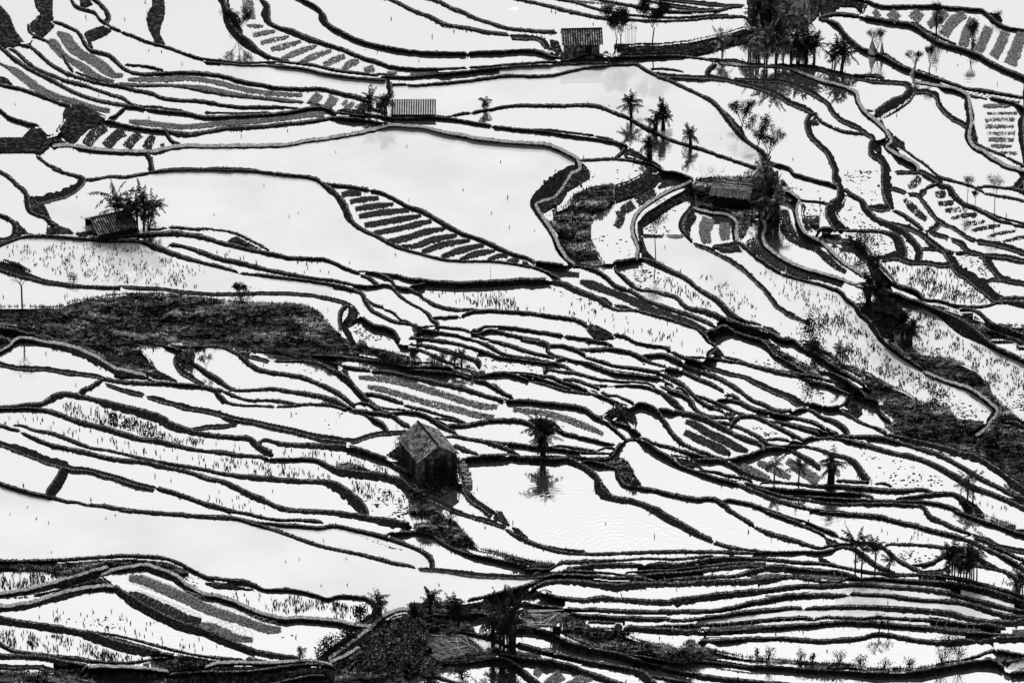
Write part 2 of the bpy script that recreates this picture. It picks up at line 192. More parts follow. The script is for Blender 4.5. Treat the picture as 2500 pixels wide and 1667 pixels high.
# traced outlines: B bank, D seedbed, S earth face, G grassy slope, K stubble, P clods, H hoops
DATA = """
T 0 0
S 275,0 470,0 487,190 500,240 385,355 300,320 255,270 270,220 365,140 375,130 330,70
B40 258,230 262,290 330,340 440,395 520,460 575,520 620,600 665,660
B48 490,205,36 560,225 620,255 720,310 755,370 780,420 830,470 900,490 1000,520 1060,570 1110,620 1200,670 1300,690 1450,685 1600,675 1750,675 1880,685
B32 1150,600 1290,610 1400,625 1500,655
B40 650,0 680,50 760,90 870,125 910,180 960,215 1000,245 1060,275 1105,290
S 700,0 860,0 850,40 790,65 740,50
B60 870,10 930,60 975,120 990,170 965,205
B36 1115,300 1220,340 1400,405 1540,445,46 1700,500 1880,555
S 1405,0 1480,0 1512,90 1505,170 1475,230 1465,310 1525,425 1410,395 1415,360 1365,270 1345,180 1360,110 1400,50
S 765,310 800,285 940,240 990,225 1030,280 975,320 830,380 860,450 820,430 790,340
S 0,10 40,90 90,150 140,280 230,395 215,412 140,420 110,455 60,440 0,410
B50 225,415 290,450 370,520 450,590 560,660 680,710 800,745 950,780 1100,800 1250,840 1380,865 1480,905 1620,925 1880,940
B48 90,455 160,500 230,570 330,640 470,700 600,750 760,790 900,840 1020,880 1130,915 1180,950,40 1300,980,24 1430,985,24 1540,1000,20 1670,1012,16
B55 0,440 100,530 230,620 360,690 480,750 600,820 720,875 850,920 1000,955 1150,980 1325,1005,60
B55 1345,1012 1500,1030 1700,1050 1880,1085
B28 690,665 780,700 900,740 1010,770 1080,790 1200,795 1350,795 1600,795 1700,810 1880,845
S 0,640 70,720 120,785 0,775
B45 0,785 150,815 300,860 450,920 560,960 640,975
S 640,965 760,965 900,1030 990,1080 1000,1110 820,1180 740,1250 690,1320 600,1290 545,1215 510,1200 580,1110 575,1040 610,980
B40 1000,1090 1060,1070 1120,1020 1160,985
B44 990,1110 1100,1150 1250,1180 1400,1200 1500,1205 1600,1235,75 1750,1245,64 1880,1230,58
B40 1505,1190 1540,1260 1590,1310 1640,1335
B40 0,1020 80,1080 180,1120 300,1150 350,1160
S 300,1165 355,1155 440,1245 540,1220 570,1290 650,1330 470,1340 370,1420 300,1400 150,1395 0,1400 0,1275 200,1260 250,1210
B55 480,1350 640,1345 800,1370 1000,1390 1200,1400 1320,1400 1440,1405,85 1560,1372,65 1700,1350 1880,1345
B62 1320,1400 1370,1460 1390,1568
B45 340,1440 400,1490 500,1550 560,1568
B24 1440,1568 1600,1552 1880,1552
D 525,295,30 600,350,110 660,430,120 760,510,90 880,570,110 960,630,110 1050,690,60 1130,692,30
D 445,375,50 490,400,100 560,490,70 660,560,60 760,620,80 860,690,70 960,730,40 1050,745,20
D 1170,730,20 1300,730,50 1500,730,50 1700,720,45 1880,735,45
D 1090,765,20 1200,775,25 1600,785,26 1750,795,34 1880,812,44
D 30,600,20 130,650,70 250,740,90 380,830,80 500,880,60 700,940,60 850,990,60 1010,1020,40
D 1180,1115,30 1300,1125,60 1500,1150,60 1700,1165,50 1880,1155,50
D 970,1160,110 860,1240,110 790,1340,110
D 1140,1200,110 1050,1260,110 970,1355,110
D 1290,1225,90 1220,1280,100 1160,1360,110
D 1410,1240,70 1370,1310,100 1340,1375,100
D 1510,1325,40 1470,1350,40
T 0 1
B62 0,20,56 80,70 150,140 220,200 245,290,66 270,370,60 340,415,56 430,450,60 470,500,60
S 270,240 400,300 440,380 470,450 560,510 640,535 680,575 420,575 440,500 400,450 340,400 280,330
B60 480,-10,36 600,30,44 700,55,50 760,85,60 700,140,80 600,200,90 480,235,90 350,265,70 300,250,40
B46 770,95 880,85 1000,60,40 1150,65,50 1300,40 1450,12,44 1600,0,30 1880,-5,28
B44 0,410,36 80,450,50 135,510,70 130,570,60 80,615,60 0,630,60
S 150,450 200,510 260,570 330,590 100,630 100,590
B44 0,690,44 100,650,44 250,608,40 400,605,44 600,615,44 800,635,44 1000,655,44 1200,655,44 1300,660,50 1400,700,70 1500,740,70 1650,790,66 1750,820,60 1880,860,40
B46 930,640,10 1100,615,34 1250,600,50 1400,595,60 1600,585,70 1750,600,70 1880,625,50
B36 1370,545,40 1450,545,40 1525,528,36
B36 1555,525 1700,535,44 1800,545 1880,545
B50 1560,685 1650,695 1750,720 1880,765
S 700,570 1220,500 1290,560 1000,610 900,625 740,600 690,580
B70 0,860,100 150,920,90 280,960,66 400,1000,44 550,1025,34 700,1045,26 850,1055,22 1100,1060,22 1300,1070,26 1500,1080,26 1700,1110,28 1880,1122,28
S 0,790 60,820 180,850 330,950 200,940 0,880
G 0,1245 200,1245 400,1245 560,1240 640,1200 850,1160 1080,1130 1300,1120 1500,1125 1880,1160 1880,1568 0,1568
B70 0,1470,90 130,1490,100 300,1530,80 450,1565,60
K2 60,700 700,660 1200,690 1500,800 1880,890 1880,1090 1400,1050 900,1020 500,950 250,850 60,780
P2 1200,680 1400,720 1500,770 1300,750
T 0 2
B36 140,10,40 80,50,40 0,92,24
S 0,-5 60,-5 30,15 0,20
B100 150,-20,80 400,20,90 550,50,110 720,100,110 850,160,110 950,220,100 1070,275,90 1200,300,90 1340,330,80
G 560,-5 1245,-5 1300,80 1380,160 1440,260 1350,330 1270,265 1080,235 900,140 720,70
S 1370,300 1400,250 1450,260 1620,350 1640,380 1380,370
B28 1250,8,20 1400,25,36 1550,55,40 1640,90,60
G 1540,0 1760,20 1880,0 1880,0 1780,80 1790,130 1760,210 1700,180 1610,110 1540,50
B36 1770,50 1880,52
B66 1625,120,44 1625,190,66 1660,260,60 1740,310,50 1800,350,44 1870,405,44
S 1640,120 1700,150 1690,270 1660,250
B50 1755,190,36 1820,240,60 1880,290,70
B46 0,200,44 100,225 250,240 430,245 550,265 700,285 850,305 950,330,50
B56 960,350,70 1050,370,60 1200,385,66 1350,390,60 1500,390,60 1650,400,54 1880,430,44
B36 970,385,30 1050,410,30 1200,455,40 1320,485,40
B56 960,340,60 850,420,64 750,480,70
B36 1345,500,26 1450,525,50 1600,565,50 1750,605,50 1880,625,50
B40 0,605,40 150,600,50 250,590,60 380,580,66 450,550,80 520,510,90 600,490,76 720,510,64 850,535,70 1000,585,90 1150,625,100 1300,665,100 1420,700,110 1550,770,100 1700,820,90 1880,860,80
B60 0,620,44 150,618,36 300,620,40 400,640,60 550,680,66 700,740,76 850,780,76 1000,820,76 1150,865,76 1300,905,70 1450,925,70 1600,960,66 1750,990,60 1880,1005,50
B30 1710,795,10 1800,795,34 1880,780,40
B56 0,775,50 100,805,50 170,822,40
B46 120,770,24 200,775,40 300,815,48 450,845,50 600,895,60 750,955,56 850,985,46 1000,1005,40 1150,1040,44 1300,1075,44 1450,1105,44 1600,1135,50 1880,1180,60
B50 200,840,40 300,890,56 450,950,60 600,985,60 800,1030,60 1000,1080,60 1150,1100,60 1300,1110,60 1450,1145,66 1650,1185,60 1780,1220,56 1880,1255,50
B70 0,930,60 150,975,70 300,1030,76 450,1090,76 570,1115,80 640,1145,60 800,1165,56 950,1205,64 1100,1245,64 1250,1295,60 1420,1335,56
B60 1440,1350,50 1550,1380,64 1700,1430,60 1880,1495,60
B90 600,1140,76 580,1220,100 530,1310,110 470,1400,100
B60 0,1310,56 150,1360,66 300,1400,60 450,1430,56 600,1470,50 730,1485,36
B40 780,1500,30 900,1510,50 1100,1540,46 1300,1560,36 1500,1568,20
K1 0,640 300,640 600,740 1000,870 1300,950 1880,1040 1880,1130 1200,1020 800,940 500,840 200,750 0,750
K3 500,560 800,570 1100,640 1400,740 1600,870 1880,900 1880,960 1400,900 1100,790 800,740 550,640
P3 980,640 1180,680 1250,760 1180,800 1000,760 930,700
K3 980,640 1180,680 1450,800 1280,840 1000,760 930,700
P3 1000,640 1500,820 1600,900 1300,870 1000,760
K1 1200,1180 1880,1300 1880,1400 1350,1240
K1 200,1250 430,1300 450,1380 150,1340
T 0 3
B60 1100,-10,40 1300,5,50 1500,20,54 1700,35,60 1880,50,60
B70 0,460,60 200,460,50 400,455,60 600,445,50 800,430,46 1000,415,50 1200,410,56 1400,420,60 1550,440,50 1650,480,60 1730,520,50 1850,580,44 1880,600,50
G 0,440 600,440 1200,405 1500,430 1640,480 1730,500 1730,570 1560,590 1400,500 1250,490 1000,490 850,570 700,590 400,530 0,520
P3 1700,560 1880,600 1880,720 1700,650
B90 0,765,66 200,735,70 400,695,84 600,640,100 780,590,100 900,550,90 1000,510,70
B60 930,580,40 1050,545,80 1200,520,86 1320,510,90 1450,550,100 1600,610,110 1720,700,100 1880,765,90
S 640,620 900,580 1000,640 1040,690 880,690 700,720 500,720 380,760 300,760
B90 0,890,90 200,870,90 400,820,96 600,765,96 800,715,96 1000,700,90 1050,700,80
B100 1030,690,80 1150,780,110 1300,880,110 1450,960,110 1600,1030,110 1750,1080,110 1880,1120,100
B26 935,590,20 1040,680,20
B110 0,1000,110 200,1030,90 400,1060,90 600,1090,90 750,1120,100 900,1170,120 1050,1220,120 1200,1260,120 1400,1300,100 1600,1330,70
G 800,1080 1000,1120 1200,1190 1500,1270 1880,1350 1880,1420 1850,1460 1560,1490 1400,1420 1300,1390 1450,1340 1600,1340 1200,1290 950,1200
B26 850,1100,20 1100,1140,30 1400,1220,40 1600,1275,40 1880,1330,30
B60 0,1220,70 100,1270,60 200,1290,50 350,1310,50 500,1330,60 700,1350,66 850,1375,60 1000,1390,60 1200,1390,50 1300,1375,40 1450,1345,36 1550,1340,20
B66 0,1330,80 200,1335,80 400,1350,76 550,1380,80 700,1410,70 800,1420,60
B50 0,1405,36 150,1415,40 350,1410,50 480,1440,60 520,1450,30
G 0,1450 150,1460 400,1470 540,1450 700,1450 820,1410 800,1500 720,1530 880,1550 920,1568 0,1568
B66 810,1430,70 1000,1430,70 1200,1435,70 1400,1450,60 1550,1470,50
B60 740,1500,50 780,1450,60 820,1420,60
S 800,1470 1500,1480 1540,1530 1500,1500 900,1495 740,1530
B70 1540,1490,60 1540,1568,70
B60 1560,1500,60 1700,1490,66 1880,1480,60
S 1560,1500 1880,1480 1880,1568 1560,1568
D 1180,600,60 1300,620,90 1450,680,100 1600,745,110 1750,810,110 1880,870,110
D 1180,740,40 1280,775,90 1400,835,100 1550,900,100 1700,970,90 1850,1000,60
D 1780,1040,20 1880,1035,50
H 1230,600 1860,830 14
H 1250,760 1800,980 12
P3 0,770 200,760 380,740 700,700 850,670 600,720 300,790 0,840
K3 0,520 590,520 700,560 500,640 200,710 0,730
K3 0,1050 300,1080 700,1120 900,1200 1250,1290 1380,1350 1200,1370 800,1340 500,1310 200,1270 0,1190
K1 300,900 1050,900 1400,980 1880,1160 1880,1290 1200,1150 700,1050 300,980
P2 580,980 850,960 1150,960 1050,1080 800,1040
T 1 0
B80 150,0,70 190,110,60 210,220,80 290,330,90 400,420,95 500,490,70 600,535,50 780,575,40
S 200,0 225,60 240,150 300,200 350,280 345,340 280,330 200,200
D 390,0,100 400,60,110 425,185,90
D 380,235,20 460,240,40 540,240,12
D 440,325,40 560,300,46 650,285,24
D 510,395,40 640,365,50 775,335,24
D 605,455,46 730,425,60 885,380,24
D 700,550,40 850,480,64 1030,420,24
D 880,575,40 1000,520,60 1165,465,28
D 1085,600,40 1180,555,70 1290,515,40
D 1260,645,50 1350,580,80 1420,565,40
D 1460,655,70 1560,625,70
D 1670,670,30 1770,665,30
B80 510,0,50 565,70,75 555,140,90 580,210,80 650,250,50 800,305 950,370 1100,410,52 1250,460,52 1400,520,52 1550,570,52 1700,615,44 1880,640,38
B55 900,0,30 990,50,44 1060,110,50 1080,180,90 1110,230,80 1200,280,55 1350,355,55 1550,420,48 1700,450,48 1880,475,46
B52 1690,0 1780,40 1880,90
B34 0,545 150,565 300,580 500,580 700,575,34 850,590,44 1000,610,44 1200,655,44 1400,680,40 1585,700,36
B28 0,575 150,590 350,605 600,610 780,625,36 900,640,36 1100,685,36 1300,715,36 1480,732 1660,745
B24 1560,685 1680,688 1750,700
B36 1625,708 1750,715 1880,718
B60 1685,745,60 1690,800,75 1700,880,60
B34 1710,785 1780,780 1855,780
B48 0,685 150,705 350,760 500,785 700,815,44 900,825,44 1080,825,44 1220,860 1350,890,60 1480,930,60
B30 0,850 200,880,34 400,900,34 600,920,34 750,940,34 905,943,26
B36 940,945 1040,970 1130,995
B44 0,945 180,975 300,990 500,990 700,990,34 860,1000,24
B26 0,1040 200,1042,26 400,1040,20 600,1035,18
B54 0,1085 150,1085 400,1070 600,1060 800,1035 950,1005 1080,1000 1150,1020 1200,1060
B60 0,1215 200,1190 400,1180 600,1165 800,1145,52 1000,1120,50 1200,1090,48 1350,1095,44 1480,1110,30
B44 1200,1040,50 1350,1060,30 1600,1075,30 1750,1095,40 1880,1095,40
B30 1490,1110 1600,1130 1690,1145
B56 0,1360 200,1350 400,1350 600,1345 750,1335,52 950,1300,48 1150,1275 1350,1240 1550,1200 1700,1160,46 1880,1165,40
D 0,740,42 150,765,50 300,805,50 500,845,46 700,865,44 900,875,36
D 0,805,46 200,850,44 400,885,36 600,905,30 750,920,28 900,935,20
D 1060,860,90 1010,920,110 960,960,60
D 1190,885,110 1160,940,90 1110,985,60
D 1310,920,40 1260,965,26 
D 1370,935,40 1330,975,60 1280,1005,60
D 1430,970,60 1400,1010,90
D 0,1145,50 200,1130,50 500,1110,44 800,1080,44 1000,1050,56 1100,1050,50
B40 0,1558 150,1555 330,1558
B28 360,1560 490,1568
S 1430,940 1500,930 1560,1000 1680,1030 1650,1065 1400,1040 1200,1020 1260,1000 1400,1010
T 1 1
B30 0,-5 150,0 320,3
B44 360,5 500,15 700,40,44 900,60,50 1000,80,60 1060,110,60
B64 1060,110,60 1130,170,70 1210,240,70 1270,320,80 1310,420,84 1350,480,70 1450,550,56 1600,620,54 1750,700,54 1880,740,44
B44 1090,120,20 1200,140 1350,155 1505,180
B40 1520,185 1600,200 1700,245,44 1800,300,50 1880,345,50
D 1250,220,46 1340,205,64 1440,205,40
D 1330,285,46 1470,262,60 1600,250,40
D 1380,350,40 1550,325,64 1735,305,34
D 1410,420,50 1620,385,66 1880,360,40
D 1460,500,50 1650,470,60 1880,430,60
D 1540,575,50 1700,545,56 1880,510,66
D 1670,645,30 1770,635,66 1880,610,76
D 1800,685,20 1880,690,30
B38 0,530,24 100,545,20 200,560,28 290,585,34 400,635,40 500,685,40 590,740,24
S 290,600 400,650 500,700 590,745 400,710 200,650 240,620
B60 0,625,70 150,670,66 300,705,64 450,740,60 650,775,50 800,810,44 950,812,44 1100,820,46 1200,860,46 1300,905,46 1420,945,36
B56 0,775,70 150,820,56 300,850,60 450,890,62 600,925,60 750,955,56 900,980,52 1050,1000,46 1180,1015,50 1300,1040,44 1400,1060,34 1550,1060,28 1680,1055,30 1720,1080,46 1760,1130,50 1880,1220,40
B50 0,855,44 100,880 200,905 300,935,36
B40 330,945,34 500,965,44 700,985,40 900,1010,44 1100,1040,44 1250,1070,46 1350,1100,50 1430,1135,56 1470,1210,60 1530,1290,60 1620,1340,54 1720,1390,50 1880,1420,50
B26 0,1122,26 300,1125,26 550,1118,26 750,1120,28 950,1135,28 1100,1160,30 1250,1195,30 1340,1230,44
B70 1320,1230,60 1260,1300,66 1250,1380,66 1280,1460,80 1320,1520,80 1360,1568,90
S 1300,1220 1370,1230 1430,1320 1420,1370 1330,1430 1280,1400
B60 1430,1350,60 1480,1390,60 1550,1430,56 1650,1445,50 1720,1480,66 1770,1568,80
B36 1400,925,20 1500,930,26 1620,965,50 1700,1010,50 1750,1065,44 1800,1080,44 1880,1100,40
B40 1600,945,20 1700,960,40 1800,980,40 1880,1005,34
B50 1440,970,50 1500,990,60 1550,1030,60 1600,1045,30
B36 1480,1170,20 1530,1220,40 1640,1265,40
B36 1640,1270,20 1730,1310,36 1800,1370,30 1880,1390,20
G 0,1165 200,1190 350,1200 470,1215 650,1215 800,1215 920,1230 1050,1290 1120,1370 1180,1450 1250,1500 1420,1568 0,1568
P3 1380,1400 1500,1440 1700,1480 1750,1568 1400,1568 1340,1500
P1 1400,1220 1700,1300 1800,1400 1500,1330
K1 0,700 300,760 600,790 1100,850 1200,950 800,930 500,870 200,800 0,740
P2 180,840 420,910 600,960 400,930 200,880
T 1 2
B44 0,50,40 130,50,40 220,80,50 310,130,60 400,210,76 480,260,66 600,290,60 750,310,60 900,340,64 1050,400,64 1180,460,66 1280,530,66 1370,600,56
B36 350,135,24 450,140,40 590,180,34
B36 440,95,24 600,100,40 750,120,40 880,160,24
B36 635,185,24 750,190,40 900,185,36 1050,210,54 1180,280,60 1280,340,80 1370,430,76 1450,520,80 1530,590,80 1620,640,70 1720,690,70 1800,750,70 1880,790,60
B36 920,170,24 1100,190,36 1250,215,34
S 1240,210 1280,210 1320,290 1300,340 1240,270
B50 1260,225,40 1350,250,50 1510,270,54
B54 1530,275,24 1700,290,60 1880,325,60
B56 985,130,30 1100,140,60 1300,160,64 1500,185,60 1700,205,60 1880,245,50
B60 1450,490,40 1550,495,56 1700,535,60 1820,570,44
B50 1840,590 1880,610
B90 0,290,70 100,350,80 200,420,66 290,455,50
B50 220,465,24 350,455,40 500,445,40 600,440,50 750,460,56 900,485,60 1050,510,60 1200,560,80 1300,605,60 1350,620,40
S 1070,520 1200,550 1240,590 1100,590
B50 0,420,60 80,450,60 150,455,44 250,500,40 400,540,36 600,545,40 730,560,50 850,580,30
B50 110,470,60 150,530,76 220,570,50 330,590,36 500,595,34 635,600,30
B50 665,605,30 800,595,44 1000,580,40 1150,590,50 1300,630,44
B50 1330,645,30 1450,670,50 1550,720,54 1630,770,60 1660,820,60
B46 1350,630,20 1500,655,44 1700,680,54 1750,690,30
B50 1370,580,24 1430,570,40 1530,600,60 1580,640,60
B26 1580,600,20 1700,620,26 1850,630,24
B26 1700,665,20 1880,650,28
B60 0,625,56 150,660,64 300,700,60 450,725,60 600,760,60 800,800,64 1000,850,64 1200,880,70 1380,905,60 1450,880,46 1600,840,40 1700,830,36 1880,825,50
B36 0,780,40 150,770,34 300,755,20
B34 320,750,20 400,730,50 450,725,40
B90 0,860,70 150,875,66 300,890,64 420,905,70 470,960,76 540,1010,100 610,1040,90
B80 520,920,50 700,945,66 900,960,76 1100,970,80 1250,985,90 1400,1000,80 1550,1050,76 1650,1090,80 1750,1160,80 1880,1220,60
B60 0,1015,44 150,1025,60 300,1050,60 540,1070,40
B56 590,1085,36 750,1085,44 900,1085,50 1020,1095,60 1100,1140,80 1200,1190,90 1350,1220,110 1500,1235,110 1650,1255,110 1800,1310,110 1880,1370,100
G 1180,1150 1300,1110 1400,1130 1550,1190 1500,1230 1250,1220
B60 0,1185,50 150,1215,50 300,1240,60 500,1260,70 700,1275,70 900,1290,64 1100,1300,76 1200,1340,120 1300,1410,140 1400,1500,140 1450,1568,120
B66 0,1265,56 150,1290,64 280,1350,76 400,1410,76 550,1470,70 650,1520,66 800,1550,60 1000,1555,40 1250,1568,30
B66 0,1495,60 150,1535,60 300,1568,40
S 1650,1050 1770,960 1880,1000 1880,1150 1720,1100
D 1410,325,30 1550,335,60 1700,350,60 1880,390,66
D 1490,410,36 1600,430,56 1750,470,60 1880,505,56
K1 0,900 430,940 600,1050 300,1030 0,990
K2 700,980 1400,1020 1650,1120 1880,1230 1880,1300 1500,1180 1200,1140 1000,1070 700,1060
K2 0,1060 600,1100 1050,1140 1300,1250 1880,1400 1880,1500 1500,1440 1200,1280 900,1240 300,1200 0,1160
P3 1550,1330 1880,1390 1880,1568 1480,1568 1450,1480
K1 0,1300 400,1450 650,1568 300,1550 0,1470
P1 700,620 1300,650 1600,830 1200,840 900,770
P1 650,200 1000,240 1300,440 1100,400
G 180,-10 300,60 330,110 440,100 700,90 850,140 985,130 1300,120 1500,150 1700,180 1880,190 1880,140 1650,80 1500,50 1450,-10
T 1 3
B60 0,50,54 150,55,60 300,70,56 420,105,50 600,160,48 750,210,50 900,265,56 1050,315,50 1200,350,48 1400,390,50 1600,440,56 1750,480,56 1880,500,50
B60 200,-5,40 350,15,44 500,50,50 650,75,46 850,78,44 1000,90,56 1080,100,40
B56 480,95,20 700,125,56 900,140,60 1050,150,50 1200,135,50 1350,165,50 1500,200,60 1650,240,70 1800,290,70 1880,320,70
B80 750,-5,40 950,0,60 1150,10,70 1350,40,80 1550,75,90 1700,105,100 1880,140,90
B36 1680,215,30 1780,195,36 1880,190,36
P3 1350,180 1500,220 1700,310 1880,360 1700,330 1500,250
P3 1550,0 1880,0 1880,90 1700,60
B60 0,600,60 100,615,50 200,630,50 350,650,80 450,680,60 550,715,30 650,715,44 780,720,60 850,725,36 1000,760,36 1150,795,30 1200,780,40 1350,780,44 1500,810,60 1550,860,70
S 0,650 200,650 350,620 450,660 500,710 300,700 100,690
P3 0,620 500,640 520,710 400,720 100,690
B80 0,765,66 100,785,76 250,830,90 400,905,90 550,960,84 700,985,70 900,985,74 1100,1000,76 1250,1020,80 1400,1050,70 1500,1060,60
B110 0,1110,100 150,1180,110 300,1240,110 450,1290,90 600,1320,80 850,1345,50
B40 1440,1030,60 1520,960,80 1600,900,80
B70 1150,1370,80 1220,1310,76 1350,1220,80 1500,1110,90 1580,1030,80 1680,950,70 1780,905,60 1880,900,60
S 1030,1340 1150,1240 1400,1080 1560,1010 1560,1080 1300,1240 1150,1380
B80 1150,1390,60 1300,1320,60 1430,1240,50
B50 1330,1450,40 1370,1400,50 1450,1360,40
G 1100,1370 1250,1350 1450,1150 1500,1050 1650,980 1880,910 1880,1568 1150,1568 1200,1430
B70 0,1430,40 80,1400,56 200,1390,60 400,1390,66 600,1390,60 800,1375,46 960,1365,40 1100,1385,40 1180,1410,30
S 0,1440 200,1400 600,1400 1000,1370 1100,1390 1000,1400 600,1450 0,1460
B66 0,1475,50 200,1475,50 400,1470,56 600,1450,60 800,1425,60 1000,1405,50 1150,1420,50 1200,1440,40
S 0,1470 600,1450 1180,1420 1200,1568 700,1568 0,1568
B50 700,1568,50 850,1535,50 1000,1510,50 1100,1515,60
B24 0,1320,40 150,1345,50 350,1355,30
G 400,1330 600,1330 850,1350 600,1370 350,1360
S 0,1350 100,1340 200,1360 100,1390 0,1430
D 0,880,90 150,930,100 300,980,100 450,1030,90 600,1075,80 700,1075,50
D 0,1040,90 150,1090,90 300,1150,70 440,1170,50
H 30,880 640,1060 11
H 60,1020 420,1150 6
P2 520,1240 620,1180 750,1130 900,1095 1040,1095 850,1120 700,1160 600,1230
K2 230,740 450,740 750,830 780,950 600,900 300,800
K3 780,760 1100,810 1500,870 1520,960 1300,990 1000,970 730,940 700,870
K1 0,1180 150,1230 400,1330 250,1350 0,1300
P3 50,1500 700,1470 1050,1450 1100,1500 700,1560 100,1568
P2 950,1350 1080,1230 1200,1240 1080,1360
T 2 0
B52 180,0 280,30 380,85 500,130 620,185 750,225 900,270 1050,285 1200,300 1340,305
B56 0,100 120,140 220,180 290,225 400,250 550,275 700,305 820,318 900,325
B50 930,330 1050,340 1180,350 1240,380,70 1275,440,80
B38 0,478 100,485 250,490 520,493
B40 545,495 700,485 850,480 1000,470 1110,472,44 1200,490,60 1300,530,50 1480,545,24
B38 0,635 150,642 400,638 520,630
B30 550,622 700,620 780,610,26 900,602,34 1050,592,36 1200,580,36 1350,572,38 1500,550,40 1580,520,60 1660,510,55 1720,515,50 1820,570,40
B32 0,715 150,700 350,682 550,660,36 700,642,34 850,630,30 1050,610,26 1300,605,26 1500,595,26 1650,582,24 1880,580,20
B40 15,788,28 200,782 350,770 500,755 700,730,44 850,710,46 1000,705,46 1150,710,46 1300,700 1450,670,42 1600,635 1750,615 1880,605
B50 1000,0 1150,35 1300,70 1450,110 1600,145 1700,165 1880,190
B36 1350,0 1500,25 1650,70 1800,110 1880,125
B36 1700,-10 1790,15 1880,30
D 1580,15,20 1750,30,24
D 1750,70,40 1870,75,50
S 1290,370 1360,375 1400,470 1420,510 1750,500 1790,480 1880,510 1880,550 1810,545 1720,500 1600,490 1500,540 1400,530 1250,470
B36 0,1090,30 150,1085 320,1090 450,1110 600,1135 745,1155
B32 765,1165 950,1190 1150,1205 1300,1225 1450,1245,26 1600,1265,26 1750,1290,32 1880,1315,36
B30 1130,1190,20 1300,1200 1450,1220 1600,1240 1690,1250
B30 1710,1255 1800,1275 1880,1298
B32 240,1060,16 350,1075,16 450,1055 555,1042
B32 575,1040 700,1020 850,990,42 1000,978,48 1200,978,48 1400,978,48 1600,975,50 1720,985,50 1800,1010,50 1880,1045,50
B46 0,1165 150,1180 300,1220,52 450,1250,60 650,1285,60 850,1305,56 1000,1318,52 1150,1325,52 1250,1335,60 1350,1375,62 1450,1420,62 1530,1470,66 1540,1540,90 1480,1568,60
B44 1580,1480,40 1700,1475 1880,1465
S 1530,1500 1580,1480 1650,1568 1500,1568
D 0,685,36 100,680,26 250,668,14
T 2 1
B56 0,335,50 100,375,56 200,430,60 350,520,60 500,590,54 650,640,54 800,710,54 950,775,50 1080,810,50 1140,850,60
S 1030,840 1080,800 1140,820 1140,860 1050,855
D 0,430,50 110,410,24
D 0,505,50 100,480,56 205,460,30
D 0,605,60 150,560,66 330,530,30
D 20,700,60 220,630,66 440,590,36
D 110,745,40 300,680,66 560,635,30
D 290,790,40 480,725,70 685,680,36
D 460,810,26 620,760,66 790,730,24
D 710,815,24 830,780,50 905,780,30
D 890,830,24 960,820,50 1010,820,24
B46 0,745,40 150,780,44 300,820,44 450,835,36 700,835,36 850,845,40 1000,870,40 1150,900,44 1250,940,50 1310,975,56 1380,1010,50
B48 1150,840,40 1300,865,50 1450,880,50 1600,895,50 1700,920,60 1800,980,50 1880,1050,60
D 1170,890,20 1300,915,56 1450,945,60 1560,955,50
D 1560,1015,40 1680,1050,90 1880,1130,90
B70 0,1005,60 100,1015,60 200,1030,60 400,1040,60 600,1040,64 800,1035,76 1000,1025,80 1150,1020,80 1300,1030,80 1400,1050,90 1500,1100,84 1600,1140,80 1730,1190,70 1800,1240,70 1880,1275,50
B36 1700,1150,10 1800,1180,24 1860,1230,20
B90 1480,-20,150 1400,60,150 1300,150,190 1180,230,170 1130,300,110 1170,390,90 1240,490,80 1310,600,70 1370,740,80 1450,830,60 1520,870,40
S 1340,0 1660,0 1650,70 1450,190 1400,290 1240,380 1150,330 1150,230 1280,150
G 1320,370 1440,320 1510,220 1640,160 1750,135 1880,125 1880,280 1710,410 1660,500 1660,620 1720,740 1800,860 1700,880 1540,870 1450,750 1300,540 1230,430 1320,480
S 1500,290 1700,200 1880,150 1880,300 1710,410 1600,400
P3 1220,380 1330,340 1450,190 1620,110 1800,0 1660,0 1640,90 1430,250 1330,310 1280,500
P3 1500,730 1650,760 1700,850 1550,850 1480,790
P2 1680,560 1800,530 1880,700 1700,680
B50 0,1100,60 60,1130,60 120,1165,50
B48 115,1170 220,1235,60 330,1270,60 450,1285,50 600,1275,30
B50 480,1335,30 560,1305,50 700,1290,50 900,1300,46 1050,1310,50 1250,1335,50 1400,1355,50 1550,1385,50 1620,1430,70
S 1600,1400 1730,1420 1880,1500 1880,1540 1700,1545 1640,1480
B30 0,1085 100,1050,34 150,1035,34
B44 0,1225,30 100,1275,36 160,1320,50 200,1380,60 250,1420,60
B28 210,1355,20 330,1350,26 450,1338,20
B50 0,1410,44 80,1440,26 200,1430,26 350,1440,26 480,1460,34 550,1485,44
B46 570,1480,60 640,1470,60 700,1435,34 800,1435,34 1000,1455,44 1200,1490,46 1400,1515,50
B40 1430,1525 1550,1540 1700,1558
B46 560,1500,24 640,1500,40 720,1470,40 900,1510,44 1050,1540,50 1200,1560,40
B34 100,1460 250,1485 400,1510 550,1550 600,1568
B30 600,1510,30 750,1560,26
B70 30,1420,60 90,1480,90 60,1530,60
B40 0,1540,40 150,1550 350,1568
K1 150,1070 1350,1080 1600,1160 1880,1300 1880,1480 1500,1370 1000,1270 600,1250 150,1150
K3 850,1170 1020,1180 1000,1280 620,1270 560,1200
P2 1350,1080 1600,1170 1750,1250 1400,1160
P1 350,1120 600,1120 1000,1150 700,1250 400,1200
T 2 2
B50 0,30,40 150,45,50 300,85,60 450,130,60 560,165,60 610,190,80 640,240,60
B40 0,70,40 100,90,44 200,130,50 300,180,50 400,215,40
B50 180,-10,30 350,10,40 500,45,44 650,90,50 800,145,44 950,165,36 1100,185,36 1280,210,40
B50 580,-10,40 720,50,60 850,120,54 1000,150,50 1150,170,50 1250,190,40 1400,230,50 1500,280,40
B50 730,-10,40 900,40,56 1050,90,56 1200,130,56 1320,155,44
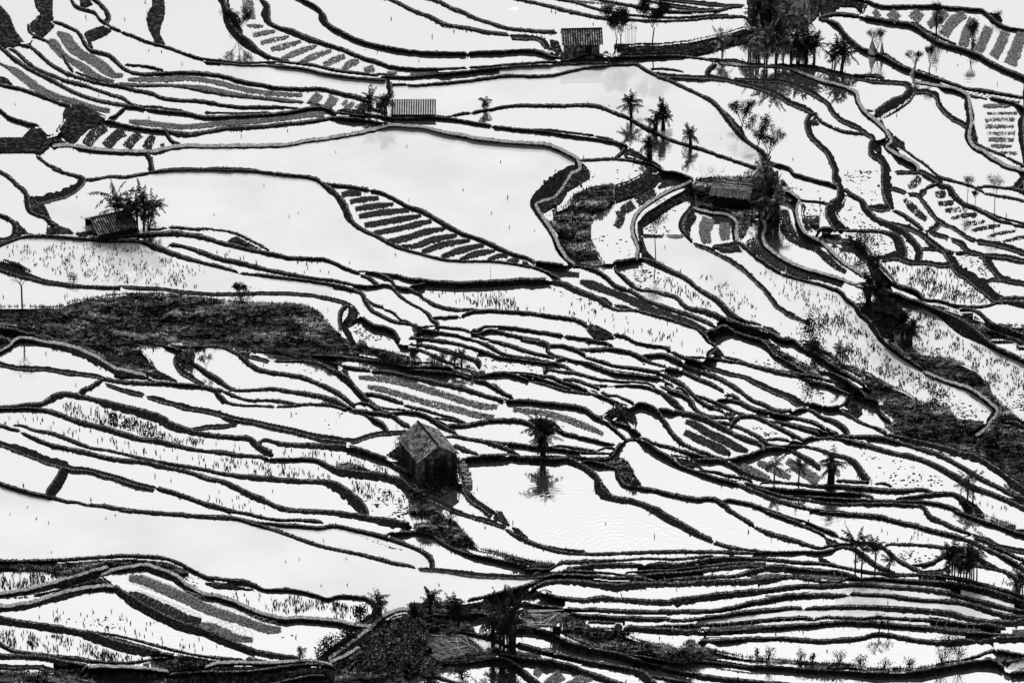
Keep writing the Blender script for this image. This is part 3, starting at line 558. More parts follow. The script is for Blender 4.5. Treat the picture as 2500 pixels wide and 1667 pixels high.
B60 1030,-10,60 1150,15,60 1260,45,70 1260,90,50 1320,130,44 1420,170,60
B40 1345,195,60 1400,165,44 1500,180,36 1650,215,50 1780,265,50 1880,290,40
B56 1300,40,36 1400,45,44 1500,75,60 1610,130,50
B60 1560,80,40 1700,85,60 1880,75,56
B50 1620,-5,30 1780,15,44 1860,50,50
B60 1615,150,44 1750,190,60 1880,230,50
B60 1240,210,50 1270,250,70 1240,290,60
B46 1270,260,40 1400,285,44 1520,295,50 1650,330,40 1750,350,26 1880,355,20
B50 1180,320,40 1300,335,60 1400,380,60 1550,425,50 1630,455,36
B50 1400,350,30 1530,365,50 1650,405,56 1740,440,44
B24 1680,400 1815,405
B46 1760,465,40 1810,500,44 1880,500,30
B40 1000,300,16 1120,320,36 1250,365,44 1400,420,44 1480,440,30
B30 830,285,20 1000,285,24 1100,295,24 1180,305,20
B44 600,330,20 750,305,44 900,300,50 1000,325,36 1090,352,24
B40 1115,370,28 1250,405,44 1400,450,44 1550,475,40 1700,495,40 1800,525,44 1880,565,40
B60 0,240,60 200,240,60 380,250,56
B60 0,260,20 150,280,50 300,290,50 450,315,50 560,340,34
G 360,210 450,205 560,230 700,280 600,330 450,280 400,270
B70 0,335,60 150,365,66 300,400,66 450,430,66 600,475,60 750,520,60 860,540,36
B60 595,360,40 700,385,60 780,430,60 860,485,66 940,520,60
S 720,380 800,390 850,440 800,440
B50 885,545,36 1050,555,60 1250,575,64 1450,600,66 1600,630,80 1680,690,80 1780,740,80 1880,820,60
S 1740,695 1880,590 1880,780 1800,740
B40 0,600,40 100,625,50 250,670,40 400,705,36 500,745,20
B30 230,700,20 400,730,40 520,750,30
B60 0,645,30 100,670,44 200,720,60 300,790,70 430,850,44
B60 350,800,40 500,780,66 620,760,66 750,735,60 900,730,60 1050,745,60 1150,790,60 
S 1080,720 1200,700 1340,740 1420,820 1250,850 1200,880 1130,820
B60 1300,790,60 1400,840,60 1550,880,44 1700,910,36 1880,950,30
B50 310,880,20 400,875,44 550,900,44 700,930,60 800,960,66 900,1000,60 1010,1045,36
B50 700,915,30 850,940,50 1000,955,50 1150,975,50 1300,980,40 1450,1005,44 1600,1025,50 1750,1030,40 1850,1030,20
B36 1280,965,20 1400,965,36 1550,990,40 1700,1005,36
B30 1720,1000,24 1800,980,30 1880,975,30
B50 400,960,60 500,1000,60 630,1040,36
B80 500,1085,30 620,1070,70 750,1060,76 900,1070,80 1100,1085,76 1300,1095,76 1450,1100,86 1550,1140,90 1650,1210,90 1720,1280,90 1720,1340,110 1770,1410,120 1880,1450,100
B30 1050,1055,16 1300,1055,20 1500,1060,24 1880,1060,30
G 1500,1060 1880,1060 1880,1160 1750,1120 1600,1100
B56 1600,1110,50 1730,1120,50 1820,1155,60 1880,1190,50
S 1730,1210 1780,1300 1850,1390 1880,1400 1800,1410 1720,1300
B80 440,1100,60 490,1200,80 500,1290,90 540,1380,80 600,1450,80 700,1520,80 770,1568,80
B80 390,1240,80 450,1330,90 540,1420,90
S 0,1150 400,1230 450,1320 420,1340 280,1420 160,1370 0,1330
B44 170,1430,36 300,1490,50 400,1540,50 500,1575,40
G 0,1330 150,1370 160,1430 220,1510 290,1568 0,1568
D 0,400,60 150,435,70 300,480,66 450,530,66 600,575,66 700,595,60 810,595,40
D 0,515,60 150,555,60 300,590,66 450,625,66 600,665,60 780,690,40
D 950,620,44 1100,635,50 1250,655,60 1400,695,66 1550,750,66 1700,810,60 1780,850,40
P2 640,120 1150,200 1200,280 850,260 700,250
P1 300,340 700,470 600,460 350,390
P3 0,1440 150,1440 250,1568 0,1568
K1 550,30 900,120 1200,150 950,60 700,20
G 0,190 0,230 360,250 380,205 200,190
T 2 3
B50 420,-10,30 550,30,36 700,70,46 880,130,40
S 700,-5 850,-5 920,120 880,130 800,70
B60 880,160,40 950,210,66 1050,260,66 1200,320,66 1350,365,60 1500,385,44 1700,390,44 1880,385,40
S 930,130 1000,150 1080,220 1080,245 980,200
S 1180,290 1400,330 1610,350 1610,370 1400,370
G 190,0 300,0 330,60 420,80 500,180 580,260 640,330 750,350 950,400 1100,440 1340,470 1350,500 1100,500 1040,480 900,430 700,400 550,370 400,320 260,240 200,190 0,170 0,130 100,100 200,90
B46 0,190,36 100,190,40 200,220,50 280,280,60 400,345,60 550,395,64 700,425,66 850,455,66 980,485,60 1050,495,30
B50 0,320,50 100,365,60 180,430,76 200,490,70
B36 0,500,40 50,515,30
B50 80,515,30 250,525,44 450,550,50 650,575,54 850,585,50 1050,590,44 1200,575,50 1350,555,40 1420,560,30
B60 1050,530,30 1150,530,50 1300,525,40 1350,490,40 1420,460,60
B60 1420,470,60 1550,465,60 1700,455,54 1880,450,40
B60 1440,530,60 1550,510,40 1700,500,66 1880,495,60
B40 1400,550,60 1600,555,50 1750,555,30 1880,560,20
B40 1400,590,60 1600,590,50 1750,600,50 1880,595,30
B60 540,815,50 700,780,50 900,730,56 1050,695,66 1200,640,70 1300,590,60 1400,560,60
B90 1060,760,20 1150,700,60 1300,650,76 1450,645,70 1600,660,80 1750,680,90 1880,700,90
S 980,780 1100,700 1300,720 1305,740 1240,760 1150,780 1000,800
B66 1240,755,50 1350,790,66 1500,810,66 1650,815,66 1750,800,76 1880,800,60
B50 1000,840,20 1150,860,40 1350,885,54 1550,905,60 1700,905,60 1880,905,60
B50 1480,930,40 1600,960,60 1750,965,66 1880,975,60
B44 1650,1010,50 1880,1020,40
G 1380,970 1500,950 1620,970 1660,1060 1880,1060 1880,1300 1700,1240 1500,1150 1380,1090
G 0,840 500,820 700,790 750,850 870,900 850,930 500,930 500,960 600,1080 500,1090 580,1180 680,1260 800,1290 900,1330 700,1340 500,1380 300,1380 200,1390 100,1450 0,1480
B90 200,950,50 400,960,60 550,950,76 700,970,90 800,1030,90 950,1080,70 1100,1080,76 1250,1120,90 1400,1190,80 1550,1240,86 1700,1280,90 1880,1320,90
B60 480,1110,50 600,1130,64 750,1170,80 850,1200,80
B70 980,1220,60 1100,1260,80 1250,1300,80 1400,1335,80 1600,1380,76 1750,1405,70 1880,1420,66
G 650,1260 800,1240 950,1300 1200,1330 1100,1360 900,1340
B80 820,1310,60 1000,1350,80 1150,1370,80 1300,1390,90 1450,1430,100 1600,1480,100 1750,1530,90 1850,1568,90
B80 0,1530,100 80,1470,80 200,1410,60 350,1400,50 500,1390,46 650,1370,50 750,1350,40 870,1360,60 960,1420,90 1040,1490,90 1130,1560,100
B46 120,1500,40 250,1520,60 350,1550,50 450,1575,30
D 1200,1440,100 1150,1500,60
D 1400,1480,130 1330,1540,120
D 1560,1540,100 1500,1568,80
P2 700,1450 910,1450 900,1520 750,1530
P3 400,1460 560,1460 550,1530 410,1530
T 3 0
B40 0,35 100,50 250,80 400,100 550,115 700,115,40 850,115,38 1000,95,40 1090,75,40 1190,55,30
B50 350,10,20 500,40 650,60 800,80,24 950,85,20
B36 580,0,30 750,20 900,35 1050,50,36 1180,50,30
B30 60,135 250,155 400,165 600,165,24 750,155,24 900,145,22 1050,140,24
B40 0,175 150,190 300,200 500,200,36 700,190,36 850,172,40 1000,165,40 1120,160,44 1200,170,44 1250,220,60
B26 0,600,40 100,590,30 
S 0,405 200,402 450,395 700,370 900,325 1050,290 1190,245 1250,260 1300,350 1200,400 1050,420 900,480 760,510 650,510 450,505 300,510 0,515
S 1215,0 1880,0 1880,150 1780,230 1620,270 1540,380 1450,440 1380,430 1300,360 1250,280 1225,130
B34 0,528 200,530 400,520 550,520 700,535,36 850,555,36 930,570,30
B24 860,540,20 1000,550,24 1120,555,36 1200,580,30 1380,590,24
B58 930,600,60 860,670,60
B46 960,585,50 1100,600,54 1250,610,40 1450,615,40 1600,635,34 1700,670,44 1800,710,44 1880,740,48
B40 1400,600,24 1550,600,44 1700,610,50 1880,625,50
B60 0,605,46 120,600,56 200,600,56 280,650,52 380,700,52 500,750,50 650,820,50 800,890,54 900,950,60 960,1010,60 1020,1090,70 1090,1180,70 1180,1280,70 1260,1340,60 1330,1390,70 1370,1460,110 1400,1568,130
S 930,960 1020,1020 1100,1100 1180,1190 1210,1280 1130,1210 1040,1120 970,1040
B60 380,675 500,690,60 700,700,50 900,710,50 1050,735,44 1200,770,44 1350,810,44 1500,870,48 1600,930,56 1720,980,60 1820,1030,60
B24 330,635 450,640,40 560,650,30 630,665
B30 1100,720,20 1250,735,36 1400,740,36 1550,750,36 1650,785,44 1750,820,46 1880,890,50
S 1800,1060 1870,1050 1880,1140 1820,1150
B60 1850,1040,50 1790,1080,66 1780,1150,66 1800,1230,56 1880,1310,50
B48 0,1045,50 120,1090,50 220,1150,50 320,1200,60 430,1255,40 550,1305,44 700,1350,44 850,1395,44 1000,1450,42 1150,1500,42 1300,1550,50
B44 1400,1500 1500,1520 1600,1555
B44 0,1310,50 120,1350,40 
B50 110,1360 80,1400 40,1440 0,1460,40
S 0,1290 120,1345 240,1410 330,1470 400,1500 480,1568 330,1568 250,1490 100,1440 
B34 0,1470 200,1485 330,1510 400,1545 440,1568
T 3 1
S 0,130 130,90 270,20 470,0 450,40 380,140 200,230 0,300
B50 440,5,30 560,25,40 660,60,50 720,95,50
B66 720,95,50 640,140,60 500,200,56 350,290,60 240,370,66 185,460,60 180,560,60 210,650,60 230,720,60 215,790,60
S 740,80 900,60 900,110 700,200 690,260 560,310 430,400 340,470 260,520 260,620 300,740 430,860 380,870 250,800 230,700 200,560 210,450 280,370 500,230 650,150
G 740,80 900,60 1280,60 1290,200 1320,400 1240,460 1210,560 1190,600 1150,620 1120,430 1050,410 750,370 700,370 740,250 700,190
S 860,100 1290,60 1500,0 1510,100 1500,300 1480,480 1410,650 1370,560 1320,440 1200,350 900,350 740,330 760,200
B66 720,200,50 735,260,56 690,350,60 620,440,66 605,520,66 640,580,60 710,655,40
S 700,370 760,420 700,520 690,600 650,570 640,470
B50 750,355,44 880,390,50 1050,420,54 1105,470,66 1100,560,66 1110,640,66
B50 905,700,24 1000,690,50 1150,665,60
S 910,700 1150,650 1190,740 1000,750 930,730
B40 735,670 850,710,44 950,760,44 1100,840,50 1200,910,50 1300,1010,56 1400,1110,60 1480,1220,56 1600,1310,50 1700,1360,50 1790,1395,50
B60 1150,670,60 1250,760,66 1400,870,66 1520,945,50
B50 1530,950,34 1650,990,44 1750,1015,44 1880,1045,40
B30 260,595,30 450,600,30
B26 480,597 620,590
B60 0,850,66 120,830,50 230,815,60 350,860,90 500,930,76 650,1000,70 770,1095,66 950,1215,80 1050,1320,84 1200,1390,50 1350,1420,24
S 1350,1420 1450,1440 1530,1500 1450,1500
S 1000,1440 1110,1370 1250,1400 1400,1470 1650,1560 1430,1540 1300,1568 1150,1500 1040,1480
B90 0,910,30 60,970,60 150,1050,70 230,1100,46 350,1110,40 450,1140,60 560,1170,60 640,1250,60 850,1310,66 1000,1380,90 1150,1440,100 1400,1510,110 1568,1568,90
B56 0,1060,60 150,1115,60 300,1200,60 500,1275,64 700,1340,66 850,1400,66 950,1450,50
B50 0,1280,44 200,1290,46 350,1330,60 500,1370,60 650,1420,50 760,1460,50 830,1530,60 870,1568,60
B70 830,1510,60 930,1480,80 1000,1450,80 1100,1490,50 1250,1540,50 1320,1568,50
D 0,1120,50 120,1170,80 300,1260,90 500,1340,90 700,1400,70 850,1465,30
D 0,1235,10 70,1245,40 170,1270,10
B30 0,1505,40 100,1535,50 170,1560,20
B60 1340,450,60 1370,500,60 1345,590,60 1370,680,60 1460,760,60 1600,850,60 1750,905,56 1880,940,50
S 1200,460 1330,460 1310,620 1360,690 1400,600 1350,450
B60 1510,170,40 1620,210,50 1680,260,60 1660,350,60 1680,460,60 1740,570,56 1820,620,50 1880,655,50
S 1520,80 1560,90 1640,190 1600,190 1520,150
S 1700,260 1760,330 1740,390 1790,520 1870,600 1800,590 1700,470 1690,350
B24 1720,270 1800,285 1880,290
B46 1640,30,40 1720,60 1880,105,46
G 1760,420 1880,420 1880,560 1800,500
D 50,360,90 60,430,90 20,520,90
D 180,300,110 120,340,110 60,370,80
D 380,190,70 280,240,110 200,290,110
D 570,90,50 500,110,76 400,155,24
D 870,430,130 830,550,130 850,670,80
D 1010,470,100 1010,550,110 1020,640,90
D 1560,350,80 1560,450,130 1600,560,130 1700,660,70 1880,760,56
D 1240,630,90 1300,720,90 1450,820,80 1600,910,80 1720,960,60 1880,980,50
P3 0,880 200,850 450,900 550,1000 400,1100 250,1090 120,1030
P3 300,430 450,380 400,560 280,600
P2 480,400 680,260 640,400 580,470 600,580 430,580
P1 0,560 150,570 190,790 0,810
P2 0,0 300,0 0,130
K2 300,970 600,1030 800,1150 950,1250 1000,1330 850,1290 650,1200 450,1120
K1 420,640 600,650 500,800 420,780
K2 750,950 1000,1000 1200,1150 1320,1290 1300,1370 1100,1300 1000,1200 850,1080
K2 1300,900 1600,1000 1880,1080 1880,1330 1650,1250 1450,1080
K1 0,1330 400,1380 700,1470 800,1568 200,1568 0,1450
P2 1760,290 1880,300 1880,420 1760,400
P1 1560,60 1880,140 1880,260 1700,220 1600,120
T 3 2
B40 185,5,24 300,35,36 450,55,40 500,85,90
B50 0,80,44 150,110,56 250,160,60 350,205,40 470,235,40 
B50 240,130,20 350,135,44 450,135,60 550,175,70 650,240,70 780,285,64 920,330,66 1050,400,66 1150,460,66 1250,540,60 1400,600,60 1500,650,50
B50 520,100,40 620,150,56 750,190,60 800,205,50
B20 650,140,14 800,145,20
B44 700,145,20 850,155,40 1000,180,44 1150,200,44 1300,240,60 1450,280,60 1600,310,60 1800,360,40
B50 830,-5,40 920,50,50 860,110,60
S 850,140 830,110 900,70 950,50 1020,130 1040,150
B40 1000,140,30 1120,175,44 1250,220,50 1400,260,50 1600,300,60 1880,340,60
B44 800,210,36 900,240,46 1050,290,46 1200,320,36 1300,370,50 1450,440,60 1600,500,70 1700,560,90
B40 1790,375,30 1880,385,40
B90 1320,-20,60 1400,60,60 1460,130,50 1520,160,50 1620,220,60 1720,280,60 1780,295,30
G 1370,-5 1480,-5 1530,90 1650,150 1800,230 1880,270 1880,290 1740,290 1600,200 1480,140
B80 1620,-10,50 1720,70,60 1800,110,56 1880,150,60
S 1650,-5 1880,-5 1880,120 1760,80
B60 0,230,56 150,250,56 300,275,60 420,300,60 550,370,66 650,430,66 750,530,60 850,590,56 1000,650,50
B70 480,255,60 600,280,60 750,350,64 900,410,60 1000,465,44
B44 1020,495,44 1100,510,50 1150,545,44
B50 940,550,20 1050,540,40 1130,560,60 1250,620,60 1400,660,60 1600,700,60 1750,730,60 1880,775,50
B60 420,270,24 470,265,36
B40 0,300,40 150,310,44 300,330,40 430,360,40 540,420,30
B40 0,365,20 200,375,24 300,385,36 370,415,36
B40 0,405,20 150,405,26 300,425,44 420,475,60 500,540,90 570,600,90 620,640,60
B50 420,410,36 500,455,50 620,500,56 690,550,70 730,620,60 800,670,50 1000,700,30
B46 560,425,24 620,440,44 680,500,50
B46 720,490,30 850,540,50 1000,600,56 1100,650,50 1200,680,40
B40 1000,650,24 1100,670,40
B60 1400,610,50 1480,640,60 1630,645,44
B50 1650,640,30 1750,625,50 1820,650,60 1880,690,56
S 1650,520 1740,550 1760,610 1700,620
B50 1750,580,60 1870,590,44
B50 0,500,36 100,540,44 180,580,44
S 0,560 100,570 170,600 210,740 190,800 100,740 0,720
B50 180,620,50 210,580,44 290,580,44 360,620,60 430,710,60 480,790,66 540,870,66 620,940,60 750,1000,50 880,1050,50 1000,1090,50
B90 400,640,44 550,655,60 700,680,70 820,720,80 950,780,80 1080,850,80 1200,910,80 1350,975,70
B50 850,700,30 1000,705,44 1110,710,44
B60 1090,760,60 1150,700,60 1250,690,56 1340,715,66 1440,770,60 1600,850,60 1730,910,50
B46 920,735,20 1050,760,50 1200,820,54 1330,890,60 1400,950,60 1540,970,36
B30 1350,905,20 1500,900,40 1650,925,44 1730,935,30
B50 1400,730,30 1550,755,50 1700,795,60 1880,855,50
B30 1700,770,20 1880,815,40
B46 1730,915,40 1800,890,44 1880,890,44
B50 1560,970,40 1700,965,40 1880,990,40
B50 0,750,50 100,780,60 240,860,44
B46 250,885,40 350,935,50 500,975,50 650,1020,50 800,1060,50 900,1080,40
B66 0,820,50 100,910,50
B50 0,1020,60 40,970,60 100,920,50 180,905,46 260,920,46 400,1015,60 500,1075,66 600,1150,60 750,1200,50 900,1250,56 1050,1290,60 1200,1350,70 1400,1430,70 1600,1500,64 1760,1540,50
G 0,1050 80,1070 140,1120 190,1230 270,1340 180,1320 60,1230 0,1170
B60 20,1160,60 35,1250,60 80,1320,70 200,1345,66 350,1370,66 550,1420,66 750,1455,60 900,1450,56 980,1490,70 1080,1568,80
B40 1000,1470,40 1150,1480,50 1250,1500,50 1400,1550,44 1480,1575,40
B80 0,1455,90 150,1475,84 280,1515,90 370,1560,110
S 510,1030 700,1060 780,1130 820,1170 700,1190 580,1130
B50 730,1090,36 900,1095,60 1000,1110,90 1100,1170,90 1200,1220,80 1350,1270,60 1450,1290,50
B60 1000,1100,40 1150,1070,50 1300,1025,50 1400,990,60 1500,980,50 1600,1000,50 1700,1050,60 1800,1110,70 1880,1170,60
B44 770,1185,24 900,1200,44 1050,1240,50 1200,1260,60 1260,1290,50
B66 1340,1310,20 1420,1295,40 1600,1305,40 1880,1325,50
B60 1200,1300,40 1350,1345,50 1500,1360,50 1880,1380,50
B46 1250,1330,20 1400,1380,44 1550,1430,50 1700,1450,44 1880,1470,44
B30 1600,1410,10 1750,1425,26 1880,1435,30
B50 1780,1545,40 1880,1550,44
D 650,730,50 750,765,70 850,830,80 1000,900,86 1130,970,80 1230,1005,40
D 640,825,60 750,880,84 900,950,86 1000,1000,80 1070,1035,36
D 1160,1130,60 1270,1190,84 1420,1265,70
D 1310,1105,50 1400,1140,84 1500,1190,84 1620,1250,50
D 1580,1090,60 1680,1150,100 1780,1220,110 1880,1280,90
P2 1050,30 1300,100 1550,220 1500,280 1250,200 1080,100
P3 1350,180 1560,230 1520,270 1320,230
P3 1190,730 1330,740 1500,850 1400,870 1250,790
P1 50,130 400,200 300,230 0,180
K1 520,10 800,30 850,100 560,60
K1 1600,100 1880,200 1880,250 1700,180
T 3 3
B90 370,0,110 470,65,110 600,130,100 750,210,90 890,270,80
B60 920,290,60 1050,325,60 1180,345,40 1350,360,20
B60 1050,-10,50 1150,50,60 1270,125,60
B60 1290,145,40 1400,195,60 1550,245,64 1700,285,60 1880,330,50
B60 1370,-10,44 1500,40,56 1600,75,60 1750,140,56 1880,200,64
B36 1450,-10,24 1600,50,34 1750,90,36 1880,150,44
B50 0,385,50 200,378,50 400,372,50 600,370,54 800,370,50 1000,375,50 1200,380,44 1400,375,40 1600,370,30 1750,365,30 1880,355,36
B30 0,445,30 300,430,30 600,435,40 900,400,40
B60 0,495,66 150,495,70 260,490,50 
B60 290,490,40 450,485,60 600,490,50 750,465,50 900,435,50 1100,430,56 1300,435,50 1500,450,60 1700,470,60 1880,495,50
B60 100,555,20 300,545,36 550,535,30 800,505,40 1000,490,60 1200,490,76 1400,495,70
B60 0,570,20 200,590,40 400,580,70 600,570,60 800,545,60 1000,520,60 1200,505,60 1400,520,80 1550,530,90 1700,530,60 1880,550,50
B70 0,630,80 150,605,70 280,620,60 370,640,40
B50 400,635,36 600,620,50 800,610,56 950,600,50 1100,595,50 1250,560,70 1380,530,70
B80 0,695,90 200,680,90 400,670,76 600,670,70 800,655,76 1000,650,70 1150,650,80 1350,640,76 1500,615,70 1600,585,50
B70 1560,610,60 1650,600,60 1750,615,60 1880,640,50
B80 0,815,70 200,825,76 400,835,80 600,825,90 800,795,90 1000,770,90 1200,750,90 1400,730,80 1600,705,76 1750,690,70 1880,690,76
B70 0,925,60 200,925,66 400,925,66 600,920,66 800,920,66 950,910,66 1100,885,70 1250,850,76 1400,820,80 1600,780,76 1750,770,70 1880,770,70
B70 0,985,70 200,985,76 400,990,60 520,985,40 
B66 500,1000,40 700,995,46 900,970,50 1000,960,60 1150,935,64 1300,920,66 1500,900,60 1650,885,50 1720,890,40
B56 1755,890,50 1880,885,56
B44 280,1060,20 450,1050,36 700,1045,46 950,1035,46 1200,1015,46 1400,1000,60 1600,985,60 1780,985,56 1830,995,40
B80 100,1070,70 300,1085,76 500,1100,80 700,1110,80 900,1115,80 1100,1105,76 1300,1085,76 1500,1065,76 1700,1050,66 1880,1040,60
S 0,1020 60,1020 80,1060 150,1030 250,1050 400,1060 100,1120 0,1100
G 0,1080 100,1120 300,1190 450,1210 600,1250 680,1170 760,1180 800,1230 1000,1280 1180,1320 1400,1340 1880,1380 1880,1430 1500,1410 1300,1410 1000,1370 700,1370 600,1390 450,1360 200,1310 0,1290
B70 780,1190,50 950,1190,56 1150,1175,60 1350,1170,60 1550,1165,56 1700,1180,60 1880,1195,56
B60 100,1310,40 300,1340,50 500,1375,50 620,1390,50 700,1375,40 850,1380,50 1000,1400,50 1200,1430,50 1400,1425,50 1550,1430,50 1700,1445,50 1880,1455,50
B80 0,1310,90 150,1360,90 300,1410,90 450,1445,80 600,1480,80 800,1515,80 1000,1540,70 1200,1555,60 1400,1568,50
B60 0,1430,60 150,1455,80 250,1500,110 330,1568,100
B50 300,1510,40 450,1530,50 600,1555,50 700,1568,30
D 1250,610,50 1400,590,60 1530,585,50
D 1650,590,40 1880,580,40
D 700,1083,20 1200,1050,30 1850,1020,24
H 50,655 1180,610 12
H 1230,610 1560,590 5
H 500,1075 1800,1005 18
K1 0,600 50,750 600,770 300,780 0,760
P2 850,560 1150,545 1250,560 1000,590 850,590
K1 1050,100 1250,170 1500,260 1300,290 1150,180
T 4 0
S 0,0 430,0 440,60 400,130 330,60 200,60 120,120 0,130
B44 430,20 550,60 700,70,46 850,65,46 1050,65,46 1200,80,48 1350,90,44 1500,110,44 1555,160,60 1620,220,64 1720,260,46 1880,285,40
S 1560,120 1640,130 1690,190 1640,200
B50 0,170,40 150,145,60 300,155,60 450,175,60 600,200,60 750,225,66 870,250,66 950,310,66 1030,370,70 1150,425,70 1300,460,66 1450,520,66 1550,580,64 1700,650,70 1880,730,70
S 820,200 900,210 1000,280 1120,340 1280,410 1150,400 1030,350 930,260
B50 0,190,40 60,195,60 150,230,60 220,310,50 300,390,60 400,460,50 500,495,60 600,540,60 700,600,60 850,660,60 1000,710,44 1100,740,50 1250,790,50 1350,825,40 1500,845,60 1650,870,50 1800,895,46 1880,905,46
S 560,485 620,490 720,560 840,630 760,620 650,550
S 900,630 1000,670 1080,700 1250,770 1100,745 900,690
B20 1360,880 1450,895 1545,912
B36 1565,905 1700,930 1800,960 1880,1000
B30 150,10,10 150,11,10
B50 870,760,44 1000,780,40 1150,805,40 1280,835,44 1350,880,60 1360,960,70 1375,1060,70 1380,1120,80 1365,1200,70 1360,1270,70 1400,1340,60 1500,1400,60 1600,1470,60 1720,1530,56 1850,1568,50
S 1390,920 1420,1050 1420,1130 1450,1260 1450,1310 1400,1300 1380,1100
B40 1400,1310 1500,1360 1600,1400 1710,1440
B40 1720,1450 1800,1490 1880,1535
B54 870,790,20 880,820,40 1000,840,46 1080,880,60 1110,960,60 1160,1020,60 1230,1080,56 1300,1120,50 1350,1150,56
B46 0,635,44 100,655 250,690 400,725,44 550,745,44 700,755,40 800,770,44 840,820,80 800,890,90 700,950,110 600,1010,120 530,1060,110
S 860,830 885,870 830,940 720,1020 570,1095 560,1070 760,960
B26 320,685,10 430,690,24 540,695,30 600,715,20
B44 0,740 150,780 260,815 330,860,60 350,930,60 400,1020,60 470,1080,56 550,1150,56 620,1230,56 640,1290,70 610,1340,50 680,1410,50 800,1470,50 900,1540,50
S 640,1260 700,1250 780,1310 790,1370 690,1380 680,1410 630,1350
S 500,1060 570,1090 600,1160 690,1240 640,1250 560,1150
B24 420,1020 500,1025
B30 690,1360,10 780,1385,34 870,1450,34 960,1510,34 1030,1568,34
B50 0,890 70,940 130,1030 200,1095 300,1140 380,1180 440,1225 500,1260,60 490,1330,70 490,1400,80 580,1470,60 610,1568,70
S 520,1290 570,1350 570,1410 540,1420 500,1370
B40 0,1110 60,1150 120,1170
B40 130,1185 230,1215 350,1230 480,1245
B24 540,1295,16 600,1280,30
B60 0,1330,50 80,1400,56 120,1480,66 150,1568,66
B70 1880,960,30 1880,1040,30 1850,1120,60 1855,1210,60 1860,1300,60 1880,1420,50
D 550,105,90 500,145,70
D 720,110,100 650,180,120
D 930,105,120 860,190,120
D 1170,105,90 1080,180,120 1000,240,60
D 1340,125,90 1230,200,120 1140,330,100
D 1430,180,110 1360,290,110 1320,430,100
D 1560,245,100 1520,350,110 1460,480,100
D 1710,290,100 1670,400,110 1600,530,100
D 1860,310,110 1810,450,130 1750,600,130
D 1500,975,30 1640,970,44 1760,975,20
D 1535,1040,20 1680,1040,20 1820,1038,30
D 1520,1105,30 1660,1095,34 1795,1095,34
D 1520,1160,36 1660,1160,34 1790,1158,24
D 1540,1222,30 1660,1225,34 1800,1220,24
D 1550,1280,36 1680,1282,44 1790,1285,36
D 1570,1340,30 1680,1340,34 1770,1342,20
D 1650,1395,24 1820,1408,30
T 4 1
B80 150,-10,80 155,60,80 200,150,80 210,210,90 190,270,90 130,320,110 110,390,100 150,470,110 200,540,120
B50 0,105 80,120 160,150,50
B40 0,290,30 60,310,40 130,325,40
S 230,180 240,260 220,330 170,390 200,450 280,530 350,560 0,600 0,535 130,530 80,400 100,330
B50 220,170,40 290,230,60 380,280,60 430,370,76 500,440,70 640,510,90 750,560,90 830,640,90 910,740,90 905,810,80
B110 620,-10,110 620,80,120 630,180,110 650,260,100 670,340,80
B60 440,340,36 550,335,70 660,330,80
B40 680,370,40 760,410,50 860,480,60 950,545,40
B40 650,475,34 760,500,50 850,530,60 950,580,60 1060,660,66 1150,730,70 1210,800,90 1250,870,100 1350,940,110 1450,1010,120 1550,1080,120 1640,1160,100 1700,1190,60
B40 680,160,40 800,200,30
B36 820,210 900,220 960,280,44 1020,360,44 1100,450,44 1160,490,44
B40 1130,480,40 1250,530,44 1350,600,40 1440,635,34
B48 1110,470,60 1060,520,60 1010,545,50
B40 980,555 1080,580 1190,612
B60 1210,620,30 1300,660,60 1370,730,60 1480,765,44 1550,830,70 1600,900,60 1660,970,60 1880,1030,40
B60 1450,640 1600,665,60 1750,700,60 1880,745,50
B50 1490,770,34 1600,770,50 1750,785,60 1880,815,44
B50 940,720,24 1050,710,34 1150,720,34 1240,745,24
B24 1250,745 1400,745,24 1500,770,24
B36 1550,1005,30 1680,990,44 1750,985,40
B50 700,10,30 850,8,26 950,10,50 1050,60,66 1120,105,70 1050,140,60 980,170,40
B50 1040,20,30 1100,60,40 1180,90,50 1300,120,36 1400,150,40 1510,205,36
B80 1100,140,80 1180,160,60 1230,230,70 1300,300,66 1450,360,56 1560,420,56 1650,465,50 1770,490,44
B36 1780,500 1880,520
B36 1530,375,20 1620,420,30 1750,455,30 1880,490,30
B50 990,170,40 940,200,60 930,230,40
B40 1440,160,24 1530,150,36 1650,160,36 1780,175,50 1880,200,60
B60 1520,215,34 1650,240,44 1800,265,40 1880,285,40
B60 1880,60,60 1830,120,60 1780,170,50
B50 0,560,60 200,555,40 400,560,44 600,575,60 700,620,90 740,700,110 760,780,90
G 0,580 300,600 400,700 480,820 560,860 600,960 650,1040 600,1040 470,930 430,800 380,700 300,670 0,640
B80 320,650,60 400,720,90 450,810,100 520,900,130 590,980,130 680,1050,90 800,1100,80 880,1130,90 940,1180,60 1100,1200,36 1250,1240,40 1400,1260,50 1550,1245,40 1650,1215,50 1880,1240,110
B60 1650,1190,50 1750,1180,60 1880,1170,40
B70 500,820,70 600,800,60 730,780,70 800,820,50 1000,840,50 1200,850,50
B50 0,650,50 80,720,56 180,820,56 280,890,56 400,970,56
B50 0,945,50 150,985,50 300,1040,44 430,1085,44
B50 0,1050,40 100,1085,50 190,1120,56 240,1180,60 320,1240,66 370,1320,66 450,1390,66 510,1470,66 580,1560,60
S 320,1220 440,1210 540,1210 560,1100 640,1130 830,1200 960,1230 1000,1280 870,1270 740,1240 700,1320 680,1480 690,1568 600,1568 480,1430
B90 560,1100,60 700,1150,80 850,1210,80 950,1240,80 1070,1300,90 1200,1380,130 1350,1480,160 1500,1568,160
G 960,1210 1200,1270 1450,1350 1600,1400 1880,1500 1880,1568 1450,1568 1250,1450 1100,1330
B70 1300,1280,60 1420,1290,60 1510,1350,70 1560,1410,80 1700,1460,80 1880,1530,80
D 920,50,70 880,110,90 820,155,50
